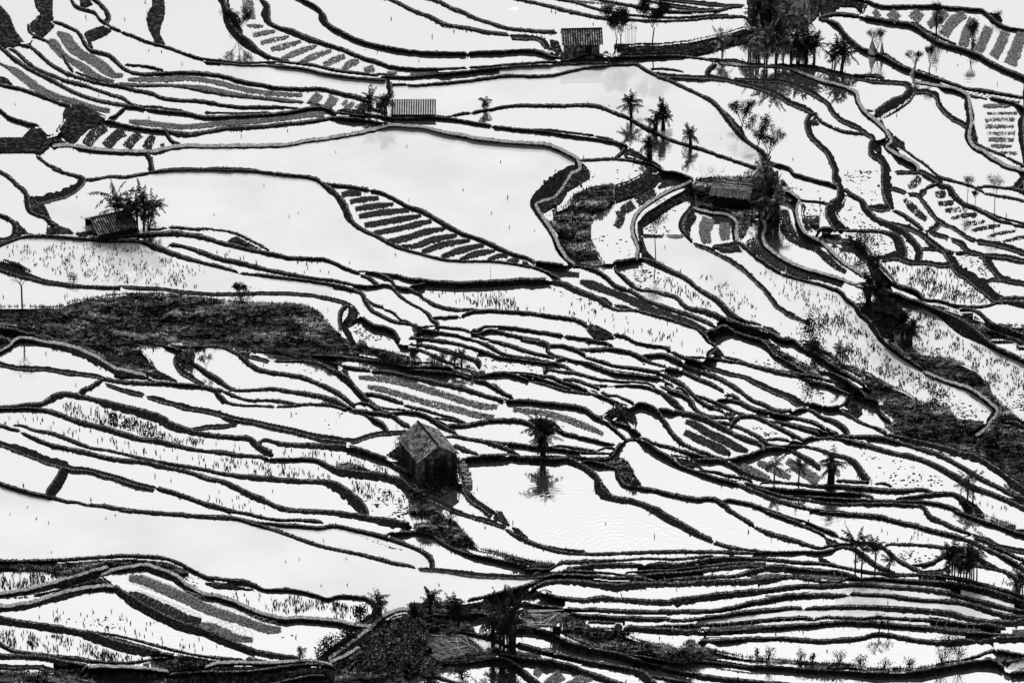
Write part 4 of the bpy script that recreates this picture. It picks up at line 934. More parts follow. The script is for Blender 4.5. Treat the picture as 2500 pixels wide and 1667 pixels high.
D 1060,215,40 1115,215,80 1165,215,60
D 1085,300,36 1160,295,50 1240,290,40
D 1155,365,40 1250,358,50 1355,350,34
D 1210,435,16 1330,410,44 1450,395,24
D 1355,480,40 1440,475,44 1525,462,24
D 1395,550,24 1530,520,44 1665,500,26
D 1550,600,24 1680,570,34 1810,550,20
D 1680,650,14 1800,620,30 1880,605,36
D 780,260,40 850,330,80 920,400,70 990,450,50
D 0,720,60 60,790,80 150,870,60 250,930,40
D 0,990,30 150,1030,40 280,1080,50 400,1140,40
P2 200,0 560,0 560,300 400,280 260,160
P2 230,290 370,310 480,450 640,520 550,570 330,540 200,420
P3 450,600 640,600 700,720 620,790 500,790 450,700
P3 760,640 860,700 850,800 780,770
P3 1260,770 1500,790 1600,960 1500,980 1280,830
P2 1300,1040 1600,1180 1450,1230 1350,1100
K3 600,880 1200,880 1450,1080 1580,1200 1300,1220 950,1150 700,1020 620,930
K3 0,1100 200,1180 320,1280 380,1400 520,1568 0,1568
K2 70,690 330,690 430,850 430,930 250,830 
K3 880,1290 1000,1310 1250,1470 1350,1568 900,1568
K1 930,570 1180,650 1200,730 1000,700 850,600
K2 0,200 60,340 100,500 0,520
T 4 2
B80 560,-10,80 640,50,76 760,140,66 850,200,66 940,260,60
B76 960,285,50 1080,335,60 1250,400,70 1350,430,66 1450,490,66 1550,570,70 1620,640,70 1570,710,70 1530,780,60 1430,850,50
G 700,-5 820,-5 870,70 950,130 1090,150 1220,150 1400,240 1480,320 1560,390 1580,460 1700,580 1860,730 1880,800 1880,1568 1780,1500 1700,1300 1500,1100 1300,980 1100,900 900,900 700,850 600,760 720,700 600,640 560,560 640,460 500,460 380,400 400,330 280,260 150,200 0,110 0,60 100,100 220,200 350,240 500,310 640,390 800,460 950,560 1060,520 1200,620 1280,720 1540,730 1600,640 1300,430 1080,320 940,240 850,180
B70 0,150,60 100,220,70 200,290,70 300,340,60 400,400,60 460,460,60
B50 1500,0,60 1600,60,80 1750,130,80 1880,190,60
G 1780,-5 1880,-5 1880,120 1830,60
B44 0,275,24 120,295,30 200,340,50 300,410,60 380,480,80 420,530,60
B50 0,345,50 100,370,40 180,390,36
B40 0,385,30 120,425,50 220,470,50 290,490,30
S 270,480 330,500 390,550 380,600 400,660 340,700 230,620 200,590
B60 270,500,50 250,560,50 190,600,40 30,602,34
B50 380,530,40 480,535,40 530,560,60 540,640,70 590,700,60 650,740,50
B50 180,620,50 280,690,56 380,750,50 500,795,44 590,840,60 620,860,50
B60 0,700,60 100,730,70 180,780,80 240,840,80
B60 0,780,70 80,830,70 180,860,50
B50 130,870,40 300,880,56 450,890,80 600,905,70 750,940,60 900,985,60 1050,1030,60 1200,1100,66 1350,1190,66 1500,1280,66 1650,1350,60 1800,1420,50 1880,1445,50
B50 0,895,44 150,895,50 300,925,60 450,970,70 600,1015,76 800,1060,76 950,1100,80 1100,1170,90 1250,1260,90 1400,1350,80 1550,1400,76 1700,1460,76 1880,1540,70
B80 620,860,40 800,900,70 950,940,80 1100,980,80 1300,1040,90 1450,1080,90 1600,1170,90 1750,1280,90 1880,1370,80
B60 0,830,40 80,850,40
B60 0,1010,60 120,1045,60 250,1080,70 330,1140,90 380,1220,100 440,1290,90
S 330,1120 400,1160 460,1240 490,1310 380,1280
B50 160,1280,40 300,1290,50 450,1295,50
B30 510,1305,20 580,1305,30 670,1325,16
B70 0,1345,66 200,1345,66 400,1355,66 600,1375,66 800,1375,70 950,1370,66 1030,1385,50 1080,1410,44
B50 0,1390,44 85,1392,36
B40 135,1395,40 300,1400,50 420,1420,50 500,1440,30
B50 0,1440,50 200,1450,46 400,1460,46 600,1470,46 800,1475,46 1000,1480,46 1100,1495,46 1200,1530,60 1300,1568,60
B40 700,1445,20 900,1425,50 1100,1405,60 1230,1410,60 1300,1450,80 1350,1530,110 1380,1568,110
S 1250,1410 1350,1440 1450,1500 1510,1568 1350,1568
B46 0,1485,50 200,1500,46 450,1495,46 650,1495,46 850,1510,50 950,1525,60 990,1568,70
B40 0,1550,30 150,1560,36 250,1568,30
B50 1100,1385,20 1200,1385,24
B60 1700,740,50 1800,750,60 1880,790,50
K3 0,10 500,10 640,130 760,230 930,300 1200,400 1350,500 1100,520 800,460 640,380 500,300 300,230 200,130
K3 870,20 1480,10 1700,120 1880,210 1880,520 1700,500 1560,380 1480,300 1300,180 1100,140 900,90
P3 880,50 1110,60 1120,150 950,120
P3 1000,450 1350,520 1550,650 1350,720 1200,620
P3 1650,480 1880,540 1880,720 1750,620
P3 1730,800 1880,830 1880,1010 1760,980
P2 320,960 800,1060 1200,1230 1250,1330 700,1320 520,1280 350,1100
K1 1400,1400 1880,1568 1500,1540
T 4 3
B60 0,5,50 200,20,54 400,40,60 550,55,66 700,90,64 850,125,60 1000,170,60 1150,205,60 1300,240,56 1400,280,56 1500,330,56 1650,400,60 1780,470,66 1880,540,76
B60 960,-10,60 1000,40,76 1100,90,70 1200,140,64 1300,180,56 1390,205,36
B60 1420,215,36 1550,245,60 1650,300,50 1780,335,44 1880,350,50
B50 1230,-10,30 1350,35,56 1500,90,60 1650,140,60 1780,190,60 1880,220,60
G 1350,-5 1500,20 1650,70 1790,120 1800,160 1650,130 1500,60
B30 1800,170 1880,175
B34 1400,200,20 1520,250,36 1620,290,40
B40 0,150,44 80,180,50 170,220,40
B50 0,195,40 50,225,50
B60 60,240,50 140,275,60 170,280,30
B50 180,235,30 280,265,50 400,285,40 500,295,50 600,345,60 700,430,60 800,490,50 900,540,56 960,555,30
B50 610,300,20 700,300,44 850,305,46 1000,315,50 1150,335,46 1300,350,40 
B40 0,340,40 120,310,44 250,295,30 330,300,30
B60 0,390,50 100,360,50 220,330,44 310,350,60 400,410,80 500,490,70 600,535,60 700,560,30
B50 840,490,20 950,490,50 1050,465,50 1150,410,60 1200,420,60
B30 900,540,20 1050,540,36 1130,530,36 1190,490,24
B36 1130,520,20 1200,545,36
B44 1530,320,20 1620,335,40 1700,370,50 1800,420,50 1880,450,50
B40 1300,490,30 1450,500,50 1600,530,40 1720,560,60 1800,620,80
S 1440,400 1550,450 1700,540 1600,520 1470,460
S 0,410 60,430 180,500 60,480 0,470
B50 0,460,60 150,500,50 300,530,50 450,560,50 650,575,46 900,575,36 1200,580,30
B60 0,550,60 150,555,60 280,590,60 350,600,50
B30 0,640,40 200,640,40 300,605,50 390,625,50
B60 440,620,50 600,620,60 800,640,70 1000,655,70 1200,670,80 1400,710,90 1550,745,90 1700,790,90 1880,845,76
B50 620,590,30 850,585,40 1050,590,44 1250,620,44 1400,650,40 1550,685,50 1600,700,30
B60 1100,580,20 1300,610,30 1450,660,60 1600,710,70 1750,745,70 1880,790,60
B60 0,690,64 200,680,60 400,675,60 510,685,50
B70 560,690,50 700,700,64 900,715,70 1100,740,70 1300,785,70 1500,840,76 1700,890,70 1880,920,60
B70 0,775,66 150,775,66 250,765,44
B60 290,755,44 450,765,56 600,770,60 800,800,64 1000,820,60 1150,825,66 1300,840,70 1450,880,80 1600,930,76 1750,960,60 1880,970,44
B80 0,885,64 200,880,64 400,880,66 600,890,76 800,905,80 1000,920,80 1200,945,90 1350,980,80 1500,1010,76 1650,1030,90 1800,1030,90 1880,1010,100
B60 0,980,40 200,975,44 400,980,44 600,975,50 800,990,50 1000,1000,60 1200,1025,66 1400,1050,70 1550,1060,90 1700,1070,60
B80 0,1035,70 150,1020,66 350,1025,66 550,1035,60 750,1050,60 900,1065,60 1100,1090,70 1300,1115,70 1500,1130,70 1700,1135,50 1880,1135,40
B70 0,1190,70 200,1180,70 400,1160,60 500,1130,60 600,1130,50 750,1160,60 900,1185,60 1050,1200,66 1200,1210,76 1300,1200,90 1430,1195,60
B80 1460,1200,50 1600,1180,80 1750,1175,90 1880,1170,84
G 0,1380 100,1380 250,1390 400,1410 500,1440 700,1430 900,1430 1050,1400 1150,1370 1350,1350 1480,1330 1700,1340 1880,1400 1880,1400 1650,1380 1600,1360 1500,1370 1200,1430 900,1470 700,1490 400,1480 0,1450
B60 1300,1360,30 1450,1330,50 1550,1290,50 1650,1280,50 1750,1300,56 1880,1320,46
B60 0,1460,56 200,1465,50 400,1475,50 600,1485,50 750,1485,50 900,1470,50 1050,1445,56 1200,1420,60 1350,1395,60 1500,1370,50 1590,1370,60 1680,1430,70
B50 1760,1475,40 1880,1475,50
S 1480,1340 1600,1340 1750,1380 1720,1420 1600,1370
D 750,1030,30 900,1040,36 1100,1060,36 1300,1080,40 1480,1075,36
D 1770,1095,50 1880,1100,60
D 0,605,30 150,605,30 250,595,20
H 50,600 230,590 3
H 700,620 1100,640 6
H 90,990 600,995 6
H 700,1010 1470,1085 9
H 1800,1080 1870,1090 2
P3 680,350 850,350 1100,400 1130,380 1060,450 850,470 700,400
K1 400,130 900,170 1100,260 700,270
K2 1480,550 1700,620 1780,690 1620,690 1480,620
"""
# ---------------------------------------------------------------- read the survey
K = 500 / 1880.0
bands = []; beds = []; polyS = []; polyG = []; stub = []; clod = []; hoops = []
ox = oy = 0
for ln in DATA.strip().splitlines():
    p = ln.split()
    if p[0] == 'T': ox, oy = int(p[1]) * 500, (0, 417, 834, 1250)[int(p[2])]; continue
    c = p[0][0]
    if c in 'BD':
        w0 = float(p[0][1:]) if len(p[0]) > 1 else 50
        P = []
        for q in p[1:]:
            a = [float(x) for x in q.split(',')]
            P.append((ox + a[0] * K, oy + a[1] * K, (a[2] if len(a) > 2 else w0) * K))
        if math.hypot(P[0][0] - P[-1][0], P[0][1] - P[-1][1]) < 2: continue
        (bands if c == 'B' else beds).append(P)
    elif c == 'H':
        a = [float(x) for x in p[1].split(',')]; b = [float(x) for x in p[2].split(',')]
        hoops.append((ox + a[0] * K, oy + a[1] * K, ox + b[0] * K, oy + b[1] * K, int(p[3])))
    else:
        P = [(ox + float(q.split(',')[0]) * K, oy + float(q.split(',')[1]) * K) for q in p[1:]]
        if c == 'S': polyS.append(P)
        elif c == 'G': polyG.append(P)
        elif c == 'K': stub.append((int(p[0][1:]), P))
        elif c == 'P': clod.append((int(p[0][1:]), P))
XS = (500, 1000, 1500, 2000); YS = (417, 834, 1250.5)
def near_border(p): return min(min(abs(p[0] - x) for x in XS), min(abs(p[1] - y) for y in YS)) < 6
def dirn(P, end):
    a, b = (P[-1], P[-2]) if end else (P[0], P[1])
    d = math.hypot(a[0] - b[0], a[1] - b[1]) + 1e-6
    return ((a[0] - b[0]) / d, (a[1] - b[1]) / d)
def join(L, tol):
    L = [list(p) for p in L]
    while True:
        best = None
        E = [(i, e, L[i][-1] if e else L[i][0]) for i in range(len(L)) for e in (0, 1)]
        E = [x for x in E if near_border(x[2])]
        for a in range(len(E)):
            for b in range(a + 1, len(E)):
                if E[a][0] == E[b][0]: continue
                pa, pb = E[a][2], E[b][2]
                d = math.hypot(pa[0] - pb[0], pa[1] - pb[1])
                if d > tol: continue
                da, db = dirn(L[E[a][0]], E[a][1]), dirn(L[E[b][0]], E[b][1])
                al = da[0] * db[0] + da[1] * db[1]
                if al > -0.2: continue
                s = d + 3 * (1 + al)
                if best is None or s < best[0]: best = (s, E[a], E[b])
        if not best: return L
        _, a, b = best
        A = L[a[0]] if a[1] else L[a[0]][::-1]; B = L[b[0]] if not b[1] else L[b[0]][::-1]
        mid = tuple((x + y) / 2 for x, y in zip(A[-1], B[0]))
        N = A[:-1] + [mid] + B[1:]
        L = [L[i] for i in range(len(L)) if i not in (a[0], b[0])] + [N]
bands = join(bands, 14); beds = join(beds, 14)
def push(p, m=280):
    x, y = p[0], p[1]
    if x < 4: x = -m
    if x > 2496: x = 2500 + m
    if y < 4: y = -m * 0.8
    if y > 1663: y = 1667 + m * 0.8
    return (x, y)
polyS = [[push(q, 60) for q in P] for P in polyS]; polyG = [[push(q) for q in P] for P in polyG]
stub = [(d, [push(q) for q in P]) for d, P in stub]; clod = [(d, [push(q) for q in P]) for d, P in clod]
def extend(P, m):
    for end in (0, 1):
        q = P[-1] if end else P[0]
        if q[0] < 8 or q[0] > 2492 or q[1] < 8 or q[1] > 1659:
            k = 2 if len(P) > 2 else 1
            a, b = (P[-1], P[-1 - k]) if end else (P[0], P[k])
            d = math.hypot(a[0] - b[0], a[1] - b[1]) + 1e-6
            n = (a[0] + (a[0] - b[0]) / d * m, a[1] + (a[1] - b[1]) / d * m, a[2])
            if end: P.append(n)
            else: P.insert(0, n)
    return P
def snap(L):
    new_ = [list(P) for P in L]
    for i, P in enumerate(L):
        for end in (0, 1):
            q = P[-1] if end else P[0]
            if q[0] < 10 or q[0] > 2490 or q[1] < 10 or q[1] > 1657: continue
            best = None; ee = 1e9; ep = None
            for j, O in enumerate(L):
                if j == i: continue
                for z in (O[0], O[-1]):
                    d = math.hypot(z[0] - q[0], z[1] - q[1])
                    if d < ee: ee = d; ep = z
                for a, b in zip(O[:-1], O[1:]):
                    vx, vy = b[0] - a[0], b[1] - a[1]; t = max(0, min(1, ((q[0] - a[0]) * vx + (q[1] - a[1]) * vy) / (vx * vx + vy * vy + 1e-9)))
                    x, y = a[0] + vx * t, a[1] + vy * t; d = math.hypot(x - q[0], y - q[1])
                    if best is None or d < best[0]: best = (d, x, y, b[2])
            nb = near_border(q)
            if ee < 13 and not nb: continue          # a sluice gap, left open
            lim = 22 if nb else 17
            dn_ = dirn(P, end)
            if best and 0.25 * best[3] < best[0] < lim and (best[1] - q[0]) * dn_[0] + (best[2] - q[1]) * dn_[1] > 0.45 * best[0]:
                n = (best[1], best[2], q[2] * 0.9)
                if end: new_[i].append(n)
                else: new_[i].insert(0, n)
    return new_
bands = snap(bands)
bands = [extend(P, 270) for P in bands]; beds = [extend(P, 40) for P in beds]
def resample(P, step):
    P = np.array(P, float)
    Q = np.vstack([2 * P[0] - P[1], P, 2 * P[-1] - P[-2]])
    out_ = []
    for i in range(1, len(Q) - 2):
        p0, p1, p2, p3 = Q[i - 1:i + 3]
        # centripetal-ish: limit tangents by local spacing
        l0, l1, l2 = [max(np.hypot(*(b - a)[:2]), 1e-3) for a, b in ((p0, p1), (p1, p2), (p2, p3))]
        m1 = ((p1 - p0) / l0 * l1 + (p2 - p1) / l1 * l0) / (l0 + l1) * l1
        m2 = ((p2 - p1) / l1 * l2 + (p3 - p2) / l2 * l1) / (l1 + l2) * l1
        n = max(2, int(l1 / step))
        t = np.arange(n)[:, None] / n
        out_.append((2 * t**3 - 3 * t**2 + 1) * p1 + (t**3 - 2 * t**2 + t) * m1 + (-2 * t**3 + 3 * t**2) * p2 + (t**3 - t**2) * m2)
    out_.append(P[-1:])
    o = np.vstack(out_); o[:, 2] = np.maximum(o[:, 2], 2.0); return o
RB = [resample(P, 3.2) for P in bands]
RD = [resample(P, 2.6) for P in beds]

# ---------------------------------------------------------------- survey raster, 2 px cells
X0, Y0, X1, Y1, CS = -300, -250, 2800, 1920, 2.0
GW, GH = int((X1 - X0) / CS), int((Y1 - Y0) / CS)
def stampline(mask, P, fac, add, end_ext=0.0):
    P = P.copy()
    if end_ext:
        for e, s in ((0, 1), (-1, -2)):
            d = P[e, :2] - P[s, :2]; l = np.hypot(*d) + 1e-6
            q = P[e].copy(); q[:2] += d / l * end_ext
            P = np.vstack([q[None], P]) if e == 0 else np.vstack([P, q[None]])
    for x, y, w_ in P:
        r = (w_ / 2 * fac + add) / CS
        cx, cy = (x - X0) / CS, (y - Y0) / CS
        a, b = max(0, int(cx - r)), min(GW, int(cx + r) + 2); c, d = max(0, int(cy - r)), min(GH, int(cy + r) + 2)
        if a >= b or c >= d: continue
        yy, xx = np.ogrid[c:d, a:b]
        mask[c:d, a:b] |= (xx + 0.5 - cx)**2 + (yy + 0.5 - cy)**2 <= r * r
def stamppoly(mask, P, val=True):
    P = [((x - X0) / CS, (y - Y0) / CS) for x, y in P]
    y0 = max(0, int(min(p[1] for p in P))); y1 = min(GH, int(max(p[1] for p in P)) + 1)
    for y in range(y0, y1):
        yc = y + 0.5; xs = []
        for i in range(len(P)):
            (ax, ay), (bx, by) = P[i], P[(i + 1) % len(P)]
            if (ay <= yc) != (by <= yc): xs.append(ax + (yc - ay) / (by - ay) * (bx - ax))
        xs.sort()
        for i in range(0, len(xs) - 1, 2):
            mask[y, max(0, int(round(xs[i]))):max(0, min(GW, int(round(xs[i + 1]))))] = val
bar = np.zeros((GH, GW), bool); band = bar.copy(); core = bar.copy(); SM = bar.copy(); GM = bar.copy()
for P in RB:
    stampline(bar, P, 1.0, 1.2, 7.0); stampline(band, P, 1.0, 0); stampline(core, P, 0.5, 0)
for P in polyS: stamppoly(SM, P)
for P in polyG: stamppoly(GM, P)
bar |= SM | GM
# connected ponds (narrow gaps count as closed sluices)
def label(free):
    lab = np.zeros((GH, GW), np.int32); par = [0]
    def find(a):
        while par[a] != a: par[a] = par[par[a]]; a = par[a]
        return a
    prev = []
    for y in range(GH):
        d = np.diff(np.concatenate([[0], free[y].astype(np.int8), [0]]))
        cur = []
        for s, e in zip(np.where(d == 1)[0], np.where(d == -1)[0]):
            l = 0
            for (ps, pe, pl) in prev:
                if ps < e and pe > s:
                    q = find(pl)
                    if l == 0: l = q
                    elif l != q: par[max(l, q)] = min(l, q); l = min(l, q)
            if l == 0: l = len(par); par.append(l)
            lab[y, s:e] = l; cur.append((s, e, l))
        prev = cur
    roots = np.array([find(i) for i in range(len(par))])
    return roots[lab]
def shifts(l, within):
    for dy, dx in ((0, 1), (0, -1), (1, 0), (-1, 0)):
        s = np.zeros_like(l)
        s[max(dy, 0):GH + min(dy, 0), max(dx, 0):GW + min(dx, 0)] = l[max(-dy, 0):GH + min(-dy, 0), max(-dx, 0):GW + min(-dx, 0)]
        l = np.where((l == 0) & within, s, l)
    return l
free = ~bar; lab = np.zeros((GH, GW), np.int32); nlab = 0
def dil(m, k):
    m = m.copy()
    for i in range(k):
        a = m.copy(); a[1:] |= m[:-1]; a[:-1] |= m[1:]; a[:, 1:] |= m[:, :-1]; a[:, :-1] |= m[:, 1:]
        if i % 2: a[1:, 1:] |= m[:-1, :-1]; a[:-1, :-1] |= m[1:, 1:]; a[1:, :-1] |= m[:-1, 1:]; a[:-1, 1:] |= m[1:, :-1]
        m = a
    return m
infr = np.zeros((GH, GW), bool); infr[int((-14 - Y0) / CS):int((1681 - Y0) / CS), int((-14 - X0) / CS):int((2514 - X0) / CS)] = True
for D, it in ((4, 0), (2, 6), (1, 5), (0, 400), (-1, 400)):
    fm = ~dil(bar, max(D, 0)) & (infr if D >= 0 else True)
    for _ in range(it):
        n_ = shifts(lab, fm)
        if (n_ == lab).all(): break
        lab = n_
    rest = label(fm & (lab == 0)); c = np.bincount(rest.ravel()); D = max(D, 0); ok = np.where(c >= (60 if D else 45))[0]; ok = ok[ok > 0]
    rm = np.zeros(len(c), np.int32); rm[ok] = nlab + np.arange(1, len(ok) + 1); nlab += len(ok)
    lab = np.where(lab == 0, rm[rest], lab)
for _ in range(6): lab = shifts(lab, free)
NP_ = nlab
true_lab = lab.copy()
touch = {}
for a_, b_ in ((lab[1:], lab[:-1]), (lab[:, 1:], lab[:, :-1])):
    k_ = (a_ != b_) & (a_ > 0) & (b_ > 0)
    for p_, q_ in zip(a_[k_], b_[k_]):
        k2 = (min(p_, q_), max(p_, q_)); touch[k2] = touch.get(k2, 0) + 1
# grow into the banks
def grow(l, n):
    for _ in range(n):
        z = l == 0
        if not z.any(): break
        for dy, dx in ((0, 1), (0, -1), (1, 0), (-1, 0)):
            s = np.zeros_like(l)
            ys, yd = (slice(0, GH - 1), slice(1, GH)) if dy == 1 else ((slice(1, GH), slice(0, GH - 1)) if dy == -1 else (slice(0, GH), slice(0, GH)))
            xs, xd = (slice(0, GW - 1), slice(1, GW)) if dx == 1 else ((slice(1, GW), slice(0, GW - 1)) if dx == -1 else (slice(0, GW), slice(0, GW)))
            s[yd, xd] = l[ys, xs]
            l = np.where((l == 0), s, l)
    return l
near = grow(lab, 10)            # to mid-bank
full = grow(near, 300)
# ---------------------------------------------------------------- water levels from the bank heights
pairs = {}
for x in range(0, GW, 2):
    col = true_lab[:, x]; ch = np.where(np.diff(col) != 0)[0]
    segs = []; s = 0
    for c in list(ch) + [GH - 1]:
        segs.append((col[c], s, c + 1)); s = c + 1
    last = None
    for l, a, b in segs:
        if l > 0:
            if last is not None and last[0] != l:
                t = (a - last[1]) * CS - 2.4
                sl_ = SM[last[1]:a, x].any() or GM[last[1]:a, x].any()
                pairs.setdefault((last[0], l), []).append((t, sl_))
            last = (l, b)
A_, B_, W_ = [], [], []
for (a, b), L in pairs.items():
    if len(L) < 2: continue
    t = float(np.median([q[0] for q in L])); s = np.mean([q[1] for q in L]) > 0.5
    dz = min(t, 110 if s else 24) * (0.42 if s else 0.27) * MPP / cp
    A_.append((a - 1, b - 1)); B_.append(dz); W_.append(math.sqrt(len(L)))
for (a, b), c in touch.items():
    A_.append((a - 1, b - 1)); B_.append(0.0); W_.append(math.sqrt(c) * 1.6)
n = NP_; AA = np.zeros((len(A_) + n, n)); bb = np.zeros(len(A_) + n)
ys_ = np.zeros(n)
for i in range(1, n + 1): pass
yy, xx = np.nonzero(true_lab); lv = true_lab[yy, xx]
cy = np.bincount(lv, yy, n + 1)[1:] / np.maximum(1, np.bincount(lv, minlength=n + 1)[1:])
for i, ((a, b), d, w_) in enumerate(zip(A_, B_, W_)):
    AA[i, a] = w_; AA[i, b] = -w_; bb[i] = d * w_
trend = -(cy - GH / 2) * CS * MPP * 0.085
for i in range(n): AA[len(A_) + i, i] = 0.03; bb[len(A_) + i] = 0.03 * trend[i]
lev = np.linalg.lstsq(AA, bb, rcond=None)[0]
# reaches joined by open water share one level when they nearly agree
grp = list(range(n))
def gf_(a):
    while grp[a] != a: a = grp[a]
    return a
area = np.bincount(true_lab.ravel(), minlength=n + 1)[1:]
for (a, b), c in touch.items():
    if abs(lev[a - 1] - lev[b - 1]) < 0.16:
        i, j = gf_(a - 1), gf_(b - 1)
        if i != j: grp[j] = i
gid = np.array([gf_(i) for i in range(n)])
sm_ = np.bincount(gid, lev * area, n); sa_ = np.bincount(gid, area, n); lev = (sm_ / np.maximum(sa_, 1))[gid]
LEV = np.concatenate([[0.0], lev])
# height field over everything
Z = LEV[full]; fix = (true_lab > 0) | (~(band | SM | GM) & (near > 0))
Zf = Z.copy()
for it in range(260):
    A = Zf.copy()
    A[1:-1, 1:-1] = 0.25 * (Zf[2:, 1:-1] + Zf[:-2, 1:-1] + Zf[1:-1, 2:] + Zf[1:-1, :-2])
    Zf = np.where(fix, Z, A)
def gx(u): return np.clip(((np.asarray(u) - X0) / CS).astype(int), 0, GW - 1)
def gy(v): return np.clip(((np.asarray(v) - Y0) / CS).astype(int), 0, GH - 1)
def zlab(u, v): return LEV[full[gy(v), gx(u)]]
def zf(u, v): return Zf[gy(v), gx(u)]
rough = SM | GM
def zside(u, v): return np.where(rough[gy(v), gx(u)], zf(u, v), zlab(u, v))
print('ponds', NP_, 'bands', len(bands), 'beds', len(beds), 'levels', LEV.min(), LEV.max(), 'resid', np.abs(AA[:len(A_)] @ lev - bb[:len(A_)]).mean())

def vnoise(shape, cell, seed):
    rs = np.random.RandomState(seed); h, w_ = shape
    g_ = rs.rand(int(h / cell) + 3, int(w_ / cell) + 3)
    y = np.arange(h) / cell; x = np.arange(w_) / cell
    yi = y.astype(int); xi = x.astype(int); fy = y - yi; fx = x - xi
    fy = fy * fy * (3 - 2 * fy); fx = fx * fx * (3 - 2 * fx)
    a = g_[yi][:, xi]; b = g_[yi][:, xi + 1]; c = g_[yi + 1][:, xi]; d = g_[yi + 1][:, xi + 1]
    return (a * (1 - fx) + b * fx) * (1 - fy[:, None]) + (c * (1 - fx) + d * fx) * fy[:, None]
def n1(m, cell, rs):
    g_ = rs.rand(int(m / cell) + 3) * 2 - 1; x = np.arange(m) / cell; i = x.astype(int); f = x - i; f = f * f * (3 - 2 * f)
    return g_[i] * (1 - f) + g_[i + 1] * f
def smooth1(a, k):
    if len(a) < 3: return a
    k = min(k, len(a)); pad = np.pad(a, (k, k), 'edge')
    return np.convolve(pad, np.ones(2 * k + 1) / (2 * k + 1), 'valid')
def med1(a, k):
    pad = np.pad(a, (k, k), 'edge'); return np.median(np.stack([pad[i:i + len(a)] for i in range(2 * k + 1)]), 0)

# ---------------------------------------------------------------- ponds
rings = []
for (u, v, rad, wl, amp) in [(938, 19, 2.0, 0.5, 0.30), (1258, 29, 1.6, 0.4, 0.55), (410, 522, 2.4, 0.6, 0.25), (1450, 200, 4.0, 0.7, 0.12),
                             (1500, 1345, 11, 0.75, 0.16), (1395, 1245, 9, 0.7, 0.12), (1110, 385, 5, 0.6, 0.10), (1590, 180, 5, 0.6, 0.14),
                             (1600, 1335, 8, 0.8, 0.12)]:
    q = pt(u, v, float(zlab(u, v))); rings.append((q[0], q[1], q[2], rad, wl, amp))
WM = water_mat(rings); WMUD = water_mat(rings, 0.78, 'muddy_water')
muddy = {int(full[gy(np.array(v)), gx(np.array(u))]) for u, v in [(400, 690), (250, 640), (1440, 165), (960, 330), (1100, 230), (600, 1340), (2150, 1430), (2300, 560), (2150, 840), (2200, 760), (1900, 700), (900, 1330), (600, 480), (2092, 1454), (2092, 1475), (2110, 1494), (2390, 1478), (2430, 1500), (2300, 1460), (2330, 1490), (1150, 1590)]}
wat = np.where(core | ((SM | GM) & (near == 0)), 0, near)
for k in range(2): pass
inner = (SM | GM); er = inner.copy()
for _ in range(3):
    e = er.copy(); e[1:] &= er[:-1]; e[:-1] &= er[1:]; e[:, 1:] &= er[:, :-1]; e[:, :-1] &= er[:, 1:]; er = e
wat = np.where(er, 0, wat)
runs = {}
for y in range(GH):
    r = wat[y]; ch = np.concatenate([[0], np.where(np.diff(r) != 0)[0] + 1, [GW]])
    for a, b in zip(ch[:-1], ch[1:]):
        if r[a] > 0: runs.setdefault(int(r[a]), []).append((y, a, b))
for l, L in runs.items():
    V = []; F = []
    for y, a, b in L:
        nq = len(V); V += [(a, y), (b, y), (b, y + 1), (a, y + 1)]; F.append((nq + 3, nq + 2, nq + 1, nq))
    V = np.array(V, float)
    mesh_obj('paddy_water', pt(X0 + V[:, 0] * CS, Y0 + V[:, 1] * CS, LEV[l]), F, WMUD if l in muddy else WM, kind='structure')

# ---------------------------------------------------------------- base earth below everything
st = 5
zz = Zf.copy()
mn = np.minimum.reduce([np.roll(zz, (dy, dx), (0, 1)) for dy in (-9, -5, 0, 5, 9) for dx in (-9, -5, 0, 5, 9)]) - 0.30
gyi = np.arange(0, GH, st); gxi = np.arange(0, GW, st)
UU, VV = np.meshgrid(X0 + gxi * CS, Y0 + gyi * CS); ZZ = mn[gyi][:, gxi]
Pw = pt(UU, VV, ZZ)
# mean hillside plane for the wider valley
AAp = np.c_[Pw.reshape(-1, 3)[:, :2], np.ones(Pw.shape[0] * Pw.shape[1])]
pl = np.linalg.lstsq(AAp, Pw.reshape(-1, 3)[:, 2], rcond=None)[0]
for sl_ in ((0, slice(None)), (-1, slice(None)), (slice(None), 0), (slice(None), -1)):
    q = Pw[sl_]; q[:, 2] = q[:, 0] * pl[0] + q[:, 1] * pl[1] + pl[2] - 3.2; Pw[sl_] = q
hh, ww = UU.shape; I = np.arange(hh * ww).reshape(hh, ww)
F = np.stack([I[1:, :-1], I[1:, 1:], I[:-1, 1:], I[:-1, :-1]], -1).reshape(-1, 4)
mesh_obj('terrain', Pw.reshape(-1, 3), F, M['base'], kind='structure', smooth=True)
gv = []; 
for y in np.linspace(-900, 1500, 40):
    for x in np.linspace(-1200, 1200, 40):
        yc = max(-500, min(600, y)); gv.append((x, y, x * pl[0] * 0.3 + yc * pl[1] + pl[2] - 3.0))
gf = [(j * 40 + i, j * 40 + i + 1, j * 40 + 40 + i + 1, j * 40 + 40 + i) for j in range(39) for i in range(39)]
mesh_obj('ground', gv, gf, M['base'], kind='structure', smooth=True)

